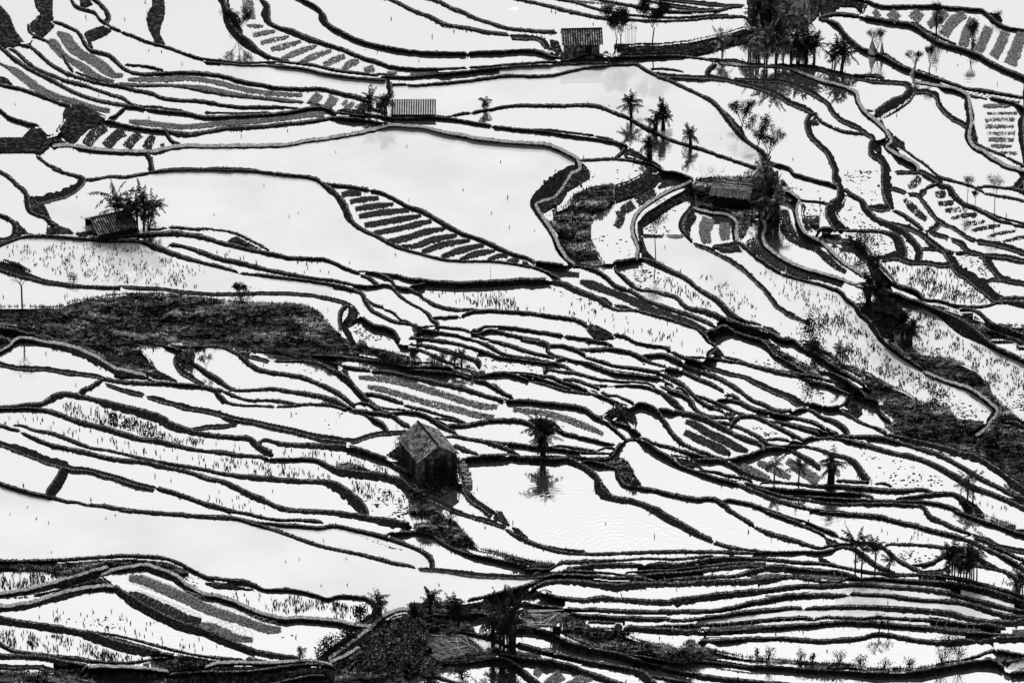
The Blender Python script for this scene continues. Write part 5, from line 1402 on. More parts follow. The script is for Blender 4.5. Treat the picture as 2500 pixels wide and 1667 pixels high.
# ---------------------------------------------------------------- steep earth faces and grassy hillsides
nz = vnoise((GH, GW), 14, 3) * 0.5 + vnoise((GH, GW), 5, 4) * 0.3 + vnoise((GH, GW), 2.0, 5) * 0.2 - 0.5
def aniso(seed, cx_, cy_):
    a = vnoise((int(GH), int(GW * cy_ / cx_) + 2), cy_, seed); xi = np.minimum((np.arange(GW) * cy_ / cx_), a.shape[1] - 2); i = xi.astype(int); f = xi - i
    return a[:, i] * (1 - f) + a[:, i + 1] * f
nzg = aniso(21, 55, 11) * 0.55 + aniso(22, 20, 6) * 0.25 + vnoise((GH, GW), 3, 23) * 0.12 + vnoise((GH, GW), 2, 24) * 0.08 - 0.5
jit = vnoise((GH, GW), 3.0, 8) - 0.5
def wmask(m):
    a = m.astype(float)
    for _ in range(6):
        a = (np.roll(a, 1, 0) + np.roll(a, -1, 0) + np.roll(a, 1, 1) + np.roll(a, -1, 1)) / 4
    return np.clip((a - 0.5) * 2, 0, 1)
def sheet(mask, name, mat, lift, amp, parts, nz=nz):
    wm = wmask(mask & ~dil(band, 1))
    Zs = Zf + np.where(band, -0.25, lift) + amp * nz * wm + 0.10 * jit * wm
    m = mask.copy()
    m[1:-1, 1:-1] |= mask[2:, 1:-1] | mask[:-2, 1:-1] | mask[1:-1, 2:] | mask[1:-1, :-2]
    for sel in parts(m):
        ys, xs = np.nonzero(sel)
        if len(ys) < 6: continue
        idx = -np.ones((GH + 1, GW + 1), np.int64)
        vm = np.zeros((GH + 1, GW + 1), bool); vm[ys, xs] = vm[ys + 1, xs] = vm[ys, xs + 1] = vm[ys + 1, xs + 1] = True
        vy, vx = np.nonzero(vm); idx[vy, vx] = np.arange(len(vy))
        # outline roughened
        inn = sel[np.clip(vy, 0, GH - 1), np.clip(vx, 0, GW - 1)] & sel[np.clip(vy - 1, 0, GH - 1), np.clip(vx - 1, 0, GW - 1)] & sel[np.clip(vy - 1, 0, GH - 1), np.clip(vx, 0, GW - 1)] & sel[np.clip(vy, 0, GH - 1), np.clip(vx - 1, 0, GW - 1)]
        ju = nrs.uniform(-1, 1, len(vy)) * 0.8; jv = nrs.uniform(-1, 1, len(vy)) * 0.8
        z_ = Zs[np.clip(vy, 0, GH - 1), np.clip(vx, 0, GW - 1)]
        z_ = np.where(inn, z_, Zf[np.clip(vy, 0, GH - 1), np.clip(vx, 0, GW - 1)] - 0.12)
        V = pt(X0 + vx * CS + ju, Y0 + vy * CS + jv, z_)
        F = np.stack([idx[ys + 1, xs], idx[ys + 1, xs + 1], idx[ys, xs + 1], idx[ys, xs]], -1)
        mesh_obj(name, V, F, mat, kind='structure', smooth=True)
def comps(polys):
    def f(m):
        left = m.copy()
        for P in polys:
            s = np.zeros_like(m); stamppoly(s, P)
            e = s.copy(); e[1:-1, 1:-1] |= s[2:, 1:-1] | s[:-2, 1:-1] | s[1:-1, 2:] | s[1:-1, :-2]
            e &= left; left &= ~e; yield e
    return f
sheet(SM & ~GM, 'earth_face', M['slope'], 0.10, 0.25, comps(polyS))
sheet(GM, 'grassy_hillside', M['hill'], 0.14, 2.2, comps(polyG), nzg)

# ---------------------------------------------------------------- banks between the ponds
pale = set()
for q in [(859, 1574), (846, 1601), (1548, 566), (1670, 571), (1792, 542), (1859, 574), (1947, 510), (53, 1481), (319, 1388), (2425, 1004), (2365, 282), (606, 1620), (266, 1630), (1320, 497), (2094, 250), (115, 1445), (2365, 330), (100, 848)]:
    ds = [np.hypot(P[:, 0] - q[0], P[:, 1] - q[1]).min() for P in RB]; pale.add(int(np.argmin(ds)))
tuft = []   # (u, v, z) places for grass
for bi, P in enumerate(RB):
    m = len(P)
    if m < 4: continue
    rs = np.random.RandomState(bi)
    u, v, wd = P[:, 0], P[:, 1], P[:, 2] * (1 + 0.13 * n1(m, 9, rs) + 0.06 * n1(m, 3, rs))
    tu = np.gradient(u); tv = np.gradient(v); l = np.hypot(tu, tv) + 1e-9; tu /= l; tv /= l
    tu = smooth1(tu, 2); tv = smooth1(tv, 2); l = np.hypot(tu, tv) + 1e-9; tu /= l; tv /= l
    nu, nv = tv, -tu                      # one side of the bank
    o_ = wd / 2 + 5
    za = smooth1(med1(zside(u + nu * o_, v + nv * o_), 6), 3); zb = smooth1(med1(zside(u - nu * o_, v - nv * o_), 6), 3)
    if (za.mean() < zb.mean()): nu, nv, za, zb = -nu, -nv, zb, za
    zhi = np.maximum(za, zb); zlo = np.minimum(za, zb)
    up = -nv                              # +1 when the high side is straight up the slope
    free = 0.12 + 0.03 * n1(m, 9, rs)
    hpx = (zhi + free - zlo) * cp / MPP
    shift = np.clip(0.5 * hpx * np.clip(up, 0, 1), 0, wd * 0.25)
    sf = -0.5 * wd + shift
    e1 = 0.5 * wd + 0.8 * n1(m, 2.0, rs) * np.minimum(1, wd / 9); e2 = sf + 0.8 * n1(m, 2.0, rs) * np.minimum(1, wd / 9)
    cw = np.clip(0.30 * wd, 1.8, 5.0)     # crest width
    if bi in pale: cw = np.clip(0.55 * wd, 2.0, 8.0)
    rows = []
    top = zhi + free
    ce = np.maximum(e1 - cw, sf + 0.8)
    def row(s, z): rows.append(pt(u + nu * s, v + nv * s, z))
    row(e1 + 0.4, zhi - 0.10)
    row(e1, zhi + 0.55 * free)
    row(e1 - 0.3 * cw, top)
    row(e1 - 0.7 * cw + 0.4 * n1(m, 3, rs), top + 0.02 * n1(m, 2, rs))
    row(ce, top - 0.03)
    for f in (0.3, 0.62, 0.85):
        row(ce + (e2 - ce) * f + 0.5 * n1(m, 1.5, rs), top - 0.03 + (zlo - top) * f + 0.03 * n1(m, 2, rs))
    row(e2, zlo - 0.02); row(e2 - 0.3, zlo - 0.2)
    nr = len(rows); V = np.stack(rows, 1)           # m x nr x 3
    # rounded ends
    for e, d in ((0, -1), (m - 1, 1)):
        c_ = V[e].mean(0)
        V[e] = c_ + (V[e] - c_) * 0.45; V[e, :, 2] -= 0.05
    I = np.arange(m * nr).reshape(m, nr)
    F = np.stack([I[:-1, :-1], I[1:, :-1], I[1:, 1:], I[:-1, 1:]], -1)
    mi = np.tile(np.array([1, 1, 1, 1] + [0] * (nr - 5)), (m - 1, 1)).ravel()
    mesh_obj('terrace_bank', V.reshape(-1, 3), F.reshape(-1, 4), [M['riser'], M['path' if bi in pale else 'crest']], kind='structure', mi=mi, smooth=True)
    L_ = l.sum() if False else m * 3.2
    k = int(L_ / 2.6)
    ii = rs.randint(0, m, k); cl_ = n1(m, 8, rs); ii = ii[cl_[ii] + rs.uniform(-.5, .5, k) > 0.1]; k = len(ii)
    s = np.where(rs.rand(k) < 0.62, 1.0, 0.0)
    for i, q in zip(ii, s):
        if q: tuft.append((V[i, 1] * 0.6 + V[i, 2] * 0.4, 0.6))
        else:
            j = rs.randint(4, nr - 2); tuft.append((V[i, j], 0.8))
print('tufts', len(tuft))
def blades(T, name, mat, hlo, hhi, wid, nb, label, cat, spread=0.12):
    n_ = len(T); P = np.repeat(np.array([t[0] for t in T]), nb, 0); S = np.repeat(np.array([t[1] for t in T]), nb)
    k = len(P); a = nrs.uniform(0, 2 * math.pi, k); r = nrs.uniform(0, spread, k)
    P = P + np.stack([np.cos(a) * r, np.sin(a) * r, -0.03 + 0 * r], -1)
    h = nrs.uniform(hlo, hhi, k) * S * nrs.uniform(0.5, 1, k)
    th = nrs.uniform(-0.5, 0.5, k); wv = np.stack([np.cos(th), np.sin(th), 0 * th], -1) * (wid * nrs.uniform(0.6, 1.3, k))[:, None]
    lean = nrs.uniform(-0.35, 0.35, (k, 2)) * h[:, None]
    tip = P + np.c_[lean, h]
    V = np.stack([P - wv, P + wv, tip], 1).reshape(-1, 3); F = np.arange(k * 3).reshape(-1, 3)
    o = mesh_obj(name, V, F, mat, kind='stuff'); tag(o, label, cat); return o
blades(tuft, 'bank_grass', M['grass'], 0.08, 0.40, 0.045, 4, 'short dark grass fringing the edges of the earth banks', 'grass')
# grass on the hillsides
ys, xs = np.nonzero(GM & ~dil(band, 1)); pick = nrs.rand(len(ys)) < 0.34; ys, xs = ys[pick], xs[pick]
wmG = wmask(GM & ~dil(band, 1)); Zg = Zf + 0.14 + 2.2 * nzg * wmG
PG = pt(X0 + xs * CS, Y0 + ys * CS, Zg[ys, xs])
blades([(p, 1.0) for p in PG], 'dry_grass', M['straw'], 0.15, 0.50, 0.05, 3, 'rough tufted dry grass covering the unploughed hillsides', 'grass', 0.25)
ys, xs = np.nonzero(SM & ~GM); pick = nrs.rand(len(ys)) < 0.10; ys, xs = ys[pick], xs[pick]
blades([(p, 0.8) for p in pt(X0 + xs * CS, Y0 + ys * CS, Zf[ys, xs] + 0.1)], 'weeds', M['grass'], 0.1, 0.4, 0.05, 3, 'dark weeds growing on the steep earth faces', 'weeds', 0.2)

# ---------------------------------------------------------------- stubble and clods in the flooded fields
def scatter(polys, dens):
    out_ = []
    for d, P in polys:
        m_ = np.zeros((GH, GW), bool); stamppoly(m_, P)
        ys, xs = np.nonzero(m_)
        # clumpy
        cl = vnoise((GH, GW), 9, int(P[0][0]) % 97)[ys, xs]
        pr = dens[d] * CS * CS * np.clip((cl - 0.25) * 2.2, 0.1, 2.2)
        k = nrs.rand(len(ys)) < pr; ys, xs = ys[k], xs[k]
        ok = (true_lab[ys, xs] > 0); ys, xs = ys[ok], xs[ok]
        u = X0 + (xs + nrs.rand(len(xs))) * CS; v = Y0 + (ys + nrs.rand(len(xs))) * CS
        out_.append(pt(u, v, LEV[true_lab[ys, xs]]))
    return np.vstack(out_)
fullp = [(0, [(-200, -150), (2700, -150), (2700, 1820), (-200, 1820)])]
SP = scatter(stub, {1: 1 / 200., 2: 1 / 50., 3: 1 / 24.}); SP0 = scatter(fullp, {0: 1 / 8000.})
blades([(p, 1.0) for p in np.vstack([SP, SP0])], 'rice_stubble', M['stalk'], 0.22, 0.66, 0.042, 3, 'thin upright rice stubble standing in the flooded fields', 'stubble', 0.06)
CP = scatter(clod, {1: 1 / 200., 2: 1 / 60., 3: 1 / 20.}); k = len(CP)
sx = nrs.uniform(0.05, 0.24, k); sy = sx * nrs.uniform(0.5, 1.0, k); hz = sx * nrs.uniform(0.25, 0.6, k); an = np.arange(6) * math.pi / 3
rr_ = nrs.uniform(0.6, 1.2, (k, 6))
ring = np.stack([CP[:, None, 0] + np.cos(an) * rr_ * sx[:, None], CP[:, None, 1] + np.sin(an) * rr_ * sy[:, None], CP[:, None, 2] - 0.02 + 0 * rr_], -1)
tp = CP + np.stack([nrs.uniform(-.3, .3, k) * sx, nrs.uniform(-.3, .3, k) * sy, hz], -1)
V = np.concatenate([ring, tp[:, None]], 1).reshape(-1, 3)
F = [(7 * i + j, 7 * i + (j + 1) % 6, 7 * i + 6) for i in range(k) for j in range(6)]
o = mesh_obj('mud_clods', V, F, M['clod'], kind='stuff'); tag(o, 'dark clods and rotting straw lying in the shallow water', 'clods')
print('stubble', len(SP), 'clods', k)

# ---------------------------------------------------------------- seedbeds
ORD = ['first', 'second', 'third', 'fourth', 'fifth', 'sixth', 'seventh', 'eighth', 'ninth', 'tenth', 'eleventh', 'twelfth', 'thirteenth', 'fourteenth', 'fifteenth', 'sixteenth', 'seventeenth', 'eighteenth']
BG = [  # box of bed middles, sort axis, look, place
    ((840, 460, 1270, 650), 1, 'dark ribbon seedbed', 'from the top in the leaf-shaped central plot'),
    ((590, 0, 920, 175), 1, 'mottled seedbed', 'from the top in the upper left diagonal plot'),
    ((215, 300, 405, 360), 0, 'patchy fan-shaped seedbed', 'from the left beneath the dark earth corner at left'),
    ((180, 130, 220, 165), 0, 'long curving seedbed', 'from the left in the narrow upper left plot'),
    ((100, 210, 130, 240), 0, 'long tapering seedbed', 'near the left edge, lying alone along its terrace'),
    ((500, 190, 560, 225), 1, 'long grey ribbon seedbed', 'from the top left of the striped shed'),
    ((540, 290, 570, 310), 0, 'very long upward-curving seedbed', 'alone on the terrace above the left great pond'),
    ((760, 235, 880, 270), 0, 'short slanting seedbed', 'from the left beside the banana plants at the striped shed'),
    ((395, 1475, 410, 1490), 0, 'dark hooped seedbed', 'lying nearer the left bank of the lower left plot'),
    ((495, 1475, 505, 1490), 0, 'longest hooped seedbed', 'running down the middle of the lower left plot'),
    ((540, 1535, 550, 1550), 0, 'pale-ended hooped seedbed', 'at the lower end of the lower left plot'),
    ((950, 170, 1050, 185), 0, 'thin sliver of seedbed', 'from the left wedged between banks above the striped shed'),
    ((1440, 0, 1490, 25), 0, 'sparse thin seedbed', 'from the left at the top edge right of centre'),
    ((1360, 655, 1370, 670), 0, 'dark rounded seedbed', 'just right of the tip of the leaf-shaped plot'),
    ((1565, 740, 1580, 755), 0, 'broad grey seedbed', 'running diagonally below the dark middle slopes'),
    ((1515, 740, 1530, 755), 0, 'tiny dark wedge of seedbed', 'tucked against the bank beside the broad grey bed'),
    ((1040, 940, 1055, 990), 1, 'long tufted seedbed', 'from the top in the plot above the big barn'),
    ((1360, 1010, 1370, 1025), 0, 'sparse tufted seedbed', 'behind the lone banana plant right of the barn'),
    ((1300, 1630, 1410, 1667), 0, 'leafy square seedbed', 'from the left at the bottom edge, right of centre'),
    ((1510, 445, 1630, 540), 1, 'rough weedy seedbed', 'from the top in the curved plot left of the collapsed hut'),
    ((1715, 560, 1770, 570), 0, 'wide blotchy seedbed', 'from the left in the walled square plot'),
    ((1965, 595, 1975, 605), 0, 'long weedy seedbed', 'curving down to the right of the collapsed thatched hut'),
    ((1950, 665, 1960, 680), 0, 'thin weedy seedbed', 'squeezed between two banks right of the walled square plot'),
    ((1725, 1060, 1755, 1085), 0, 'fuzzy dark seedbed', 'from the left in the tapering plot right of centre'),
    ((1840, 1140, 1965, 1160), 0, 'grassy seedbed', 'from the left among the three small banana plants'),
    ((1865, 1400, 2010, 1412), 0, 'low hooped seedbed', 'from the left on the stacked terraces at lower right'),
    ((1835, 1520, 1845, 1535), 0, 'thin hooped seedbed', 'along the lower right terraces, left half'),
    ((2290, 1525, 2300, 1540), 0, 'grey hooped seedbed', 'along the lower right terraces, right half'),
    ((2500, 1535, 2510, 1550), 0, 'short hooped seedbed', 'cut by the right edge of the photo near the bottom'),
    ((2130, 30, 2490, 120), 0, 'broad grey slanting seedbed', 'from the left in the big upper right plot'),
    ((2430, 250, 2465, 380), 1, 'thin dashed row of seedlings', 'from the top in the right-edge pond'),
    ((2230, 440, 2236, 450), 0, 'small oval seedbed', 'in the little pond left of the dotted rows'),
    ((2230, 505, 2236, 520), 0, 'narrow clumpy seedbed', 'below the small oval bed near the right edge'),
    ((2290, 470, 2500, 585), 1, 'dotted row of seedlings', 'from the top in the fan of short rows at right'),
]
bed_name = {}
for (x0, y0, x1, y1), ax, look, place in BG:  # ordinals follow the axis
    mem = [i for i, P in enumerate(RD) if i not in bed_name and x0 <= P[len(P) // 2][0] <= x1 and y0 <= P[len(P) // 2][1] <= y1]
    mem.sort(key=lambda i: RD[i][len(RD[i]) // 2][ax])
    for k, i in enumerate(mem):
        bed_name[i] = ((look + ' ' + place) if len(mem) == 1 and not place.startswith('from') else look + ', ' + ORD[k] + ' ' + place, 'seedbeds ' + place.replace('from the top ', '').replace('from the left ', ''))
print('unnamed beds', [i for i in range(len(RD)) if i not in bed_name])
for bi, P in enumerate(RD):
    m = len(P); rs = np.random.RandomState(500 + bi)
    if m < 3: continue
    u, v = P[:, 0], P[:, 1]; wd = P[:, 2] * (1 + 0.10 * n1(m, 4, rs))
    tu = np.gradient(u); tv = np.gradient(v); l = np.hypot(tu, tv) + 1e-9; tu /= l; tv /= l; nu, nv = tv, -tu
    zb = float(np.median(zlab(u, v))); nc = max(5, int(wd.max() / 2.4) + 3)
    s = np.linspace(-0.5, 0.5, nc)
    uu = u[:, None] + nu[:, None] * s * wd[:, None] + rs.uniform(-.7, .7, (m, nc)); vv = v[:, None] + nv[:, None] * s * wd[:, None] + rs.uniform(-.7, .7, (m, nc))
    prof = np.clip((0.5 - np.abs(s)) * 8, 0, 1)
    z_ = zb - 0.03 + prof * (0.055 + rs.uniform(-0.03, 0.09, (m, nc)))
    z_[0] = z_[-1] = zb - 0.03
    V = pt(uu, vv, z_); I = np.arange(m * nc).reshape(m, nc)
    F = np.stack([I[:-1, :-1], I[1:, :-1], I[1:, 1:], I[:-1, 1:]], -1).reshape(-1, 4)
    lb, gp = bed_name.get(bi, ('grey seedbed', 'seedbeds'))
    bm_ = M['dark_bed' if 'dark' in lb or 'fuzzy' in lb or 'weedy' in lb or 'dotted' in lb or 'clumpy' in lb else 'bed']
    sparse = any(q in lb for q in ('dashed', 'dotted', 'sparse', 'tufted', 'weedy', 'clumpy', 'patchy', 'mottled'))
    if sparse:      # clumps with water showing between them
        g_ = n1(m, 3.0, rs)[:, None] * 0.5 + rs.uniform(-0.5, 0.5, (m, nc)); keepf = (g_[:-1, :-1] > -0.22).ravel() if ('dotted' in lb or 'dashed' in lb or 'clumpy' in lb) else (rs.rand((m - 1) * (nc - 1)) > 0.16)
        F = F[keepf]
    me_o = mesh_obj('seedbed', V.reshape(-1, 3), F, bm_, smooth=False); tag(me_o, lb, 'seedbed', gp)
    # seedling blades as part of the bed
    k = int(m * nc * 0.9); jj = rs.randint(0, m * nc, k); pv = V.reshape(-1, 3)[jj]
    h = rs.uniform(0.04, 0.12, k); wv = np.c_[rs.uniform(0.02, 0.05, k), rs.uniform(-.02, .02, k), 0 * h]
    tip = pv + np.c_[rs.uniform(-.06, .06, k), rs.uniform(-.06, .06, k), h]
    mesh_obj('seedlings', np.stack([pv - wv, pv + wv, tip], 1).reshape(-1, 3), np.arange(3 * k).reshape(-1, 3), bm_, parent=me_o, kind='stuff')

# ---------------------------------------------------------------- hoops over the beds
HL = [('pale bamboo hoop arched over the longest seedbed of the lower left plot', 0.75), ('pale bamboo hoop arched over the dark seedbed of the lower left plot', 0.75)]
def hoop_bm(r):
    b = MB(); b.tube([(r * math.cos(t), 0, 1.1 * r * math.sin(t)) for t in np.linspace(0, math.pi, 11)], [0.022] * 11, 4); return b
def stake_bm():
    b = MB(); b.tube([(0, 0, -0.05), (0.02, 0, 0.25), (-0.02, 0, 0.42), (-0.12, 0, 0.55)], [0.03] * 4, 4); return b
big_me = small_me = None
for hi, (ax, ay, bx, by, cnt_) in enumerate(hoops):
    left = ax < 700 and bx < 700
    ang = math.atan2(-(by - ay) / sp, bx - ax)
    if left: lb = ['pale bamboo hoop arched over the longest seedbed of the lower left plot', 'pale bamboo hoop arched over the dark seedbed of the lower left plot', 'pale bamboo hoop on the lower half of the longest left seedbed', 'pale bamboo hoop over the pale-ended bed of the lower left plot'][hi % 4]
    else: lb = 'short pale stake of a seedbed row on the lower right terraces'
    for i in range(cnt_):
        t = (i + 0.5) / cnt_ + rnd.uniform(-.2, .2) / cnt_; u, v = ax + (bx - ax) * t, ay + (by - ay) * t
        zz_ = float(zlab(u, v)) + (0.02 if left else 0.1)
        if left:
            if big_me is None: o = hoop_bm(0.62).build('hoop', M['wood']); big_me = o.data
            else: o = bpy.data.objects.new('hoop', big_me); C.objects.link(o)
            o.rotation_euler = (0, 0, ang + R(60) + rnd.uniform(-.1, .1))
        else:
            if small_me is None: o = stake_bm().build('stake', M['wood']); small_me = o.data
            else: o = bpy.data.objects.new('stake', small_me); C.objects.link(o)
            o.rotation_euler = (0, 0, rnd.choice([0, math.pi]) + rnd.uniform(-.4, .4)); k = rnd.uniform(0.55, 1.1); o.scale = (k, k, k)
        o.location = tuple(float(q) for q in pt(u, v, zz_)); tag(o, lb, 'hoop' if left else 'stake', 'pale hoops over the lower left seedbeds' if left else 'pale stakes along the lower right terraces')

# ---------------------------------------------------------------- huts
def base(u, v, dz=0.0): return Vector([float(q) for q in pt(u, v, float(zf(u, v)) + dz)])
def slope_strips(a, b, c, d, n_, amp, th=0.05):
    """corrugated slope, a-b ridge, d-c eave; returns V, F, mat index"""
    a, b, c, d = map(Vector, (a, b, c, d)); nrm = (b - a).cross(d - a).normalized()
    if nrm.z < 0: nrm = -nrm
    V = []; F = []; mi = []
    for i in range(n_):
        p0, p1 = a.lerp(b, i / n_), a.lerp(b, (i + 1) / n_); q0, q1 = d.lerp(c, i / n_), d.lerp(c, (i + 1) / n_)
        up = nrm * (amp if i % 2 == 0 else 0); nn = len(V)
        V += [p0 + up, p1 + up, q1 + up, q0 + up, p0 - nrm * th, p1 - nrm * th, q1 - nrm * th, q0 - nrm * th]
        F += [(nn, nn + 3, nn + 2, nn + 1), (nn + 4, nn + 5, nn + 6, nn + 7), (nn, nn + 1, nn + 5, nn + 4), (nn + 2, nn + 3, nn + 7, nn + 6), (nn + 1, nn + 2, nn + 6, nn + 5), (nn + 3, nn, nn + 4, nn + 7)]
        mi += [i % 2] * 6  # low strips take the second material: valley shade painted on tin roofs
    return [tuple(q) for q in V], F, mi
def hut(name, label, cen, ang, L, W, wh, rise, mats, nstrip=20, over=0.25, open_left=False, cat='hut', wallm='wall', amp=0.05, jag=0.0, front_open=False):
    t = thing(name, label, cat, cen, rz=ang); b = MB(); x, y = L / 2, W / 2
    th = 0.12
    for yy_, sx_ in ((-y + th / 2, L), (y - th / 2, L)):
        if front_open and yy_ < 0: continue
        b.box((0, yy_, wh / 2 - 0.15), (sx_, th, wh + 0.3))
    for s in (-1, 1):
        if open_left and s < 0: continue
        xx_ = s * (x - th / 2); b.box((xx_, 0, wh / 2 - 0.15), (th, W - 2 * th, wh + 0.3))
        b.v += [(xx_ - th / 2, -y, wh), (xx_ - th / 2, y, wh), (xx_ - th / 2, 0, wh + rise), (xx_ + th / 2, -y, wh), (xx_ + th / 2, y, wh), (xx_ + th / 2, 0, wh + rise)]
        k = len(b.v) - 6; b.f += [(k, k + 1, k + 2), (k + 3, k + 5, k + 4), (k, k + 2, k + 5, k + 3), (k + 1, k + 4, k + 5, k + 2)]
    b.build('wall', M[wallm], t)
    ov = over; ez = wh - rise * ov / y
    for s in (-1, 1):
        R0, R1 = (-x - ov, 0, wh + rise + 0.06), (x + ov, 0, wh + rise + 0.06); E0, E1 = (-x - ov, s * (y + ov), ez + 0.06), (x + ov, s * (y + ov), ez + 0.06)
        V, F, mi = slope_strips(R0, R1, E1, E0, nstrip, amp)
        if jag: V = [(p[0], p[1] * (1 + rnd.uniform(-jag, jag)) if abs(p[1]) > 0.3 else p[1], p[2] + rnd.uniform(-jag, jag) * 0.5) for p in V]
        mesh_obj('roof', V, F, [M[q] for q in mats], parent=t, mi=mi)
    r = MB(); r.box((0, 0, wh + rise + 0.12), (L + 2 * ov, 0.22, 0.07)); r.build('ridge_cap', M[mats[1]], t)
    d = MB(); d.box((L * 0.18, -y - 0.02, min(wh, 1.9) / 2 - 0.05), (0.8, 0.06, min(wh * 0.92, 1.75))); d.build('door', M['dark'], t)
    if open_left:
        for s in (-1, 0, 1):
            p = MB(); hh_ = wh + (rise if s == 0 else 0); p.tube([(-x + 0.06, s * (y - 0.08), -0.2), (-x + 0.06, s * (y - 0.08), hh_)], [0.06, 0.05], 5); p.build('post', M['bark'], t)
    return t
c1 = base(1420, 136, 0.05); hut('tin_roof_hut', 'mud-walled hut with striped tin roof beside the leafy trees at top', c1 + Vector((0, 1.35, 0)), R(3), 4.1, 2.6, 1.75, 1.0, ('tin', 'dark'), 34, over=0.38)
t = thing('striped_shed', 'low open shed with one boldly striped pale roof slope beside two banana plants', 'shed', base(1009, 286, 0.0))
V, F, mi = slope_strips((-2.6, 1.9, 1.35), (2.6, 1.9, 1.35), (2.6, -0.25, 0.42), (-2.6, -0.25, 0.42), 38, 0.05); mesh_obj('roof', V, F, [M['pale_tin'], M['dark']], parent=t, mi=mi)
b = MB(); b.box((0, 0.05, 0.12), (5.0, 0.1, 0.5)); b.box((0, 1.8, 0.5), (5.0, 0.1, 1.5)); b.build('wall', M['dark'], t)
for x_ in (-2.45, 2.45): b = MB(); b.tube([(x_, -0.15, -0.2), (x_, -0.15, 0.42)], [0.06, 0.05]); b.build('post', M['bark'], t)
b = MB(); b.box((0, -0.33, 0.40), (5.3, 0.08, 0.10)); b.build('eave_beam', M['dark'], t)
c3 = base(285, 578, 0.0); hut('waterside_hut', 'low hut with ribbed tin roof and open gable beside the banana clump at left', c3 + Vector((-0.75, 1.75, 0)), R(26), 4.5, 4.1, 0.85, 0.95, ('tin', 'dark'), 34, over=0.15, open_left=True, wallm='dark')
c4 = base(1118, 1153, 0.0); dd = Vector((-.40, .916, 0)); wv_ = Vector((-.916, -.40, 0))
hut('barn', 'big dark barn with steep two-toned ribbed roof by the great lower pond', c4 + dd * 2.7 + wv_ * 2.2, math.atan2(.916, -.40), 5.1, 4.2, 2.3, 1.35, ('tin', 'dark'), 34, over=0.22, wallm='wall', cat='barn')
c5 = base(1790, 512, 0.0)
h5 = hut('thatched_hut', 'collapsed thatched hut with loose poles on its roof and a black open front', c5 + Vector((0, 1.7, 0)), R(-14), 4.0, 3.0, 1.7, 0.75, ('thatch', 'thatch'), 24, over=0.3, wallm='dark', jag=0.14, amp=0.07)  # front wall coloured dark to stand in for the shaded open interior
for i in range(7):
    b = MB(); a0 = (rnd.uniform(-2.4, -0.5), rnd.uniform(-1.6, 1.2), 2.35 + rnd.uniform(0, .4)); b.tube([a0, (a0[0] + rnd.uniform(1.8, 3.2), a0[1] + rnd.uniform(-.8, .8), 2.35 + rnd.uniform(-.2, .4))], [0.04, 0.03], 4); b.build('pole', M['wood'], h5)
def roof_sheet(name, label, cat, pts, mat, npole, seed, posts=True, thick=0.12, div=14, jag=0.12, polelen=1.0):
    """a fallen roof: four sight-line corners with heights above the ground"""
    rs = random.Random(seed)
    g = [float(zf(p[0], p[1])) for p in pts]; gz = min(g)
    W4 = [Vector([float(q) for q in pt(p[0], p[1], gz + p[2])]) for p in pts]
    cen = sum(W4, Vector()) / 4; cen.z = gz; t = thing(name, label, cat, cen); L4 = [p - cen for p in W4]
    V = []; F = []
    for j in range(div + 1):
        for i in range(div + 1):
            p = L4[0].lerp(L4[1], i / div).lerp(L4[3].lerp(L4[2], i / div), j / div)
            e = jag * (1.6 if i in (0, div) or j in (0, div) else 0.6)
            V.append((p.x + rs.uniform(-e, e), p.y + rs.uniform(-e, e), p.z + rs.uniform(-jag, jag) * 0.8 + 0.25 * math.sin(math.pi * i / div) * jag * 4))
    n_ = (div + 1)**2; V += [(p[0], p[1], p[2] - thick) for p in V]
    for j in range(div):
        for i in range(div):
            a = j * (div + 1) + i; F.append((a, a + div + 1, a + div + 2, a + 1)); F.append((a + n_, a + n_ + 1, a + n_ + div + 2, a + n_ + div + 1))
    ed = [(i, i + 1) for i in range(div)] + [(div * (div + 1) + i + 1, div * (div + 1) + i) for i in range(div)] + [((i + 1) * (div + 1), i * (div + 1)) for i in range(div)] + [(i * (div + 1) + div, (i + 1) * (div + 1) + div) for i in range(div)]
    F += [(a, b, b + n_, a + n_) for a, b in ed]
    mesh_obj('roof', V, F, mat, parent=t)
    for k in range(npole):
        b = MB(); s0, s1 = rs.random(), rs.random(); q = rs.random() < 0.6
        def P_(x, y): p = L4[0].lerp(L4[1], x).lerp(L4[3].lerp(L4[2], x), y); return (p.x, p.y, p.z + 0.22)
        if q: a, c = P_(s0 * 0.5, s1), P_(min(1.05, s0 * 0.5 + polelen * rs.uniform(.25, .6)), s1 + rs.uniform(-.15, .15))
        else: a, c = P_(s0, rs.uniform(0, .3)), P_(s0 + rs.uniform(-.25, .25), rs.uniform(.6, 1.0))
        b.tube([a, c], [0.045, 0.035], 4); b.build('pole', M['wood'], t)
    if posts:
        for p in L4:
            b = MB(); b.tube([(p.x * .9, p.y * .9, -0.4), (p.x * .9, p.y * .9, p.z)], [0.07, 0.06], 5); b.build('post', M['bark'], t)
    return t
h6 = roof_sheet('broken_roof', 'tilted broken roof strewn with pale poles at the bottom centre', 'shelter', [(1232, 1492, 1.9), (1392, 1496, 1.9), (1350, 1530, 1.3), (1230, 1532, 1.2)], M['thatch'], 20, 3)
q = base(1358, 1548) - h6.location; b = MB(); b.box((q.x, q.y, 0.55), (0.8, 0.1, 1.2)); b.build('end_wall', M['dark'], h6)
roof_sheet('straw_roof', 'low sagging straw roof behind the dark leafy bush at the bottom', 'shelter', [(1035, 1549, 1.5), (1140, 1553, 1.5), (1178, 1592, 0.8), (1066, 1612, 0.7)], M['thatch'], 8, 5, jag=0.16, polelen=0.7)
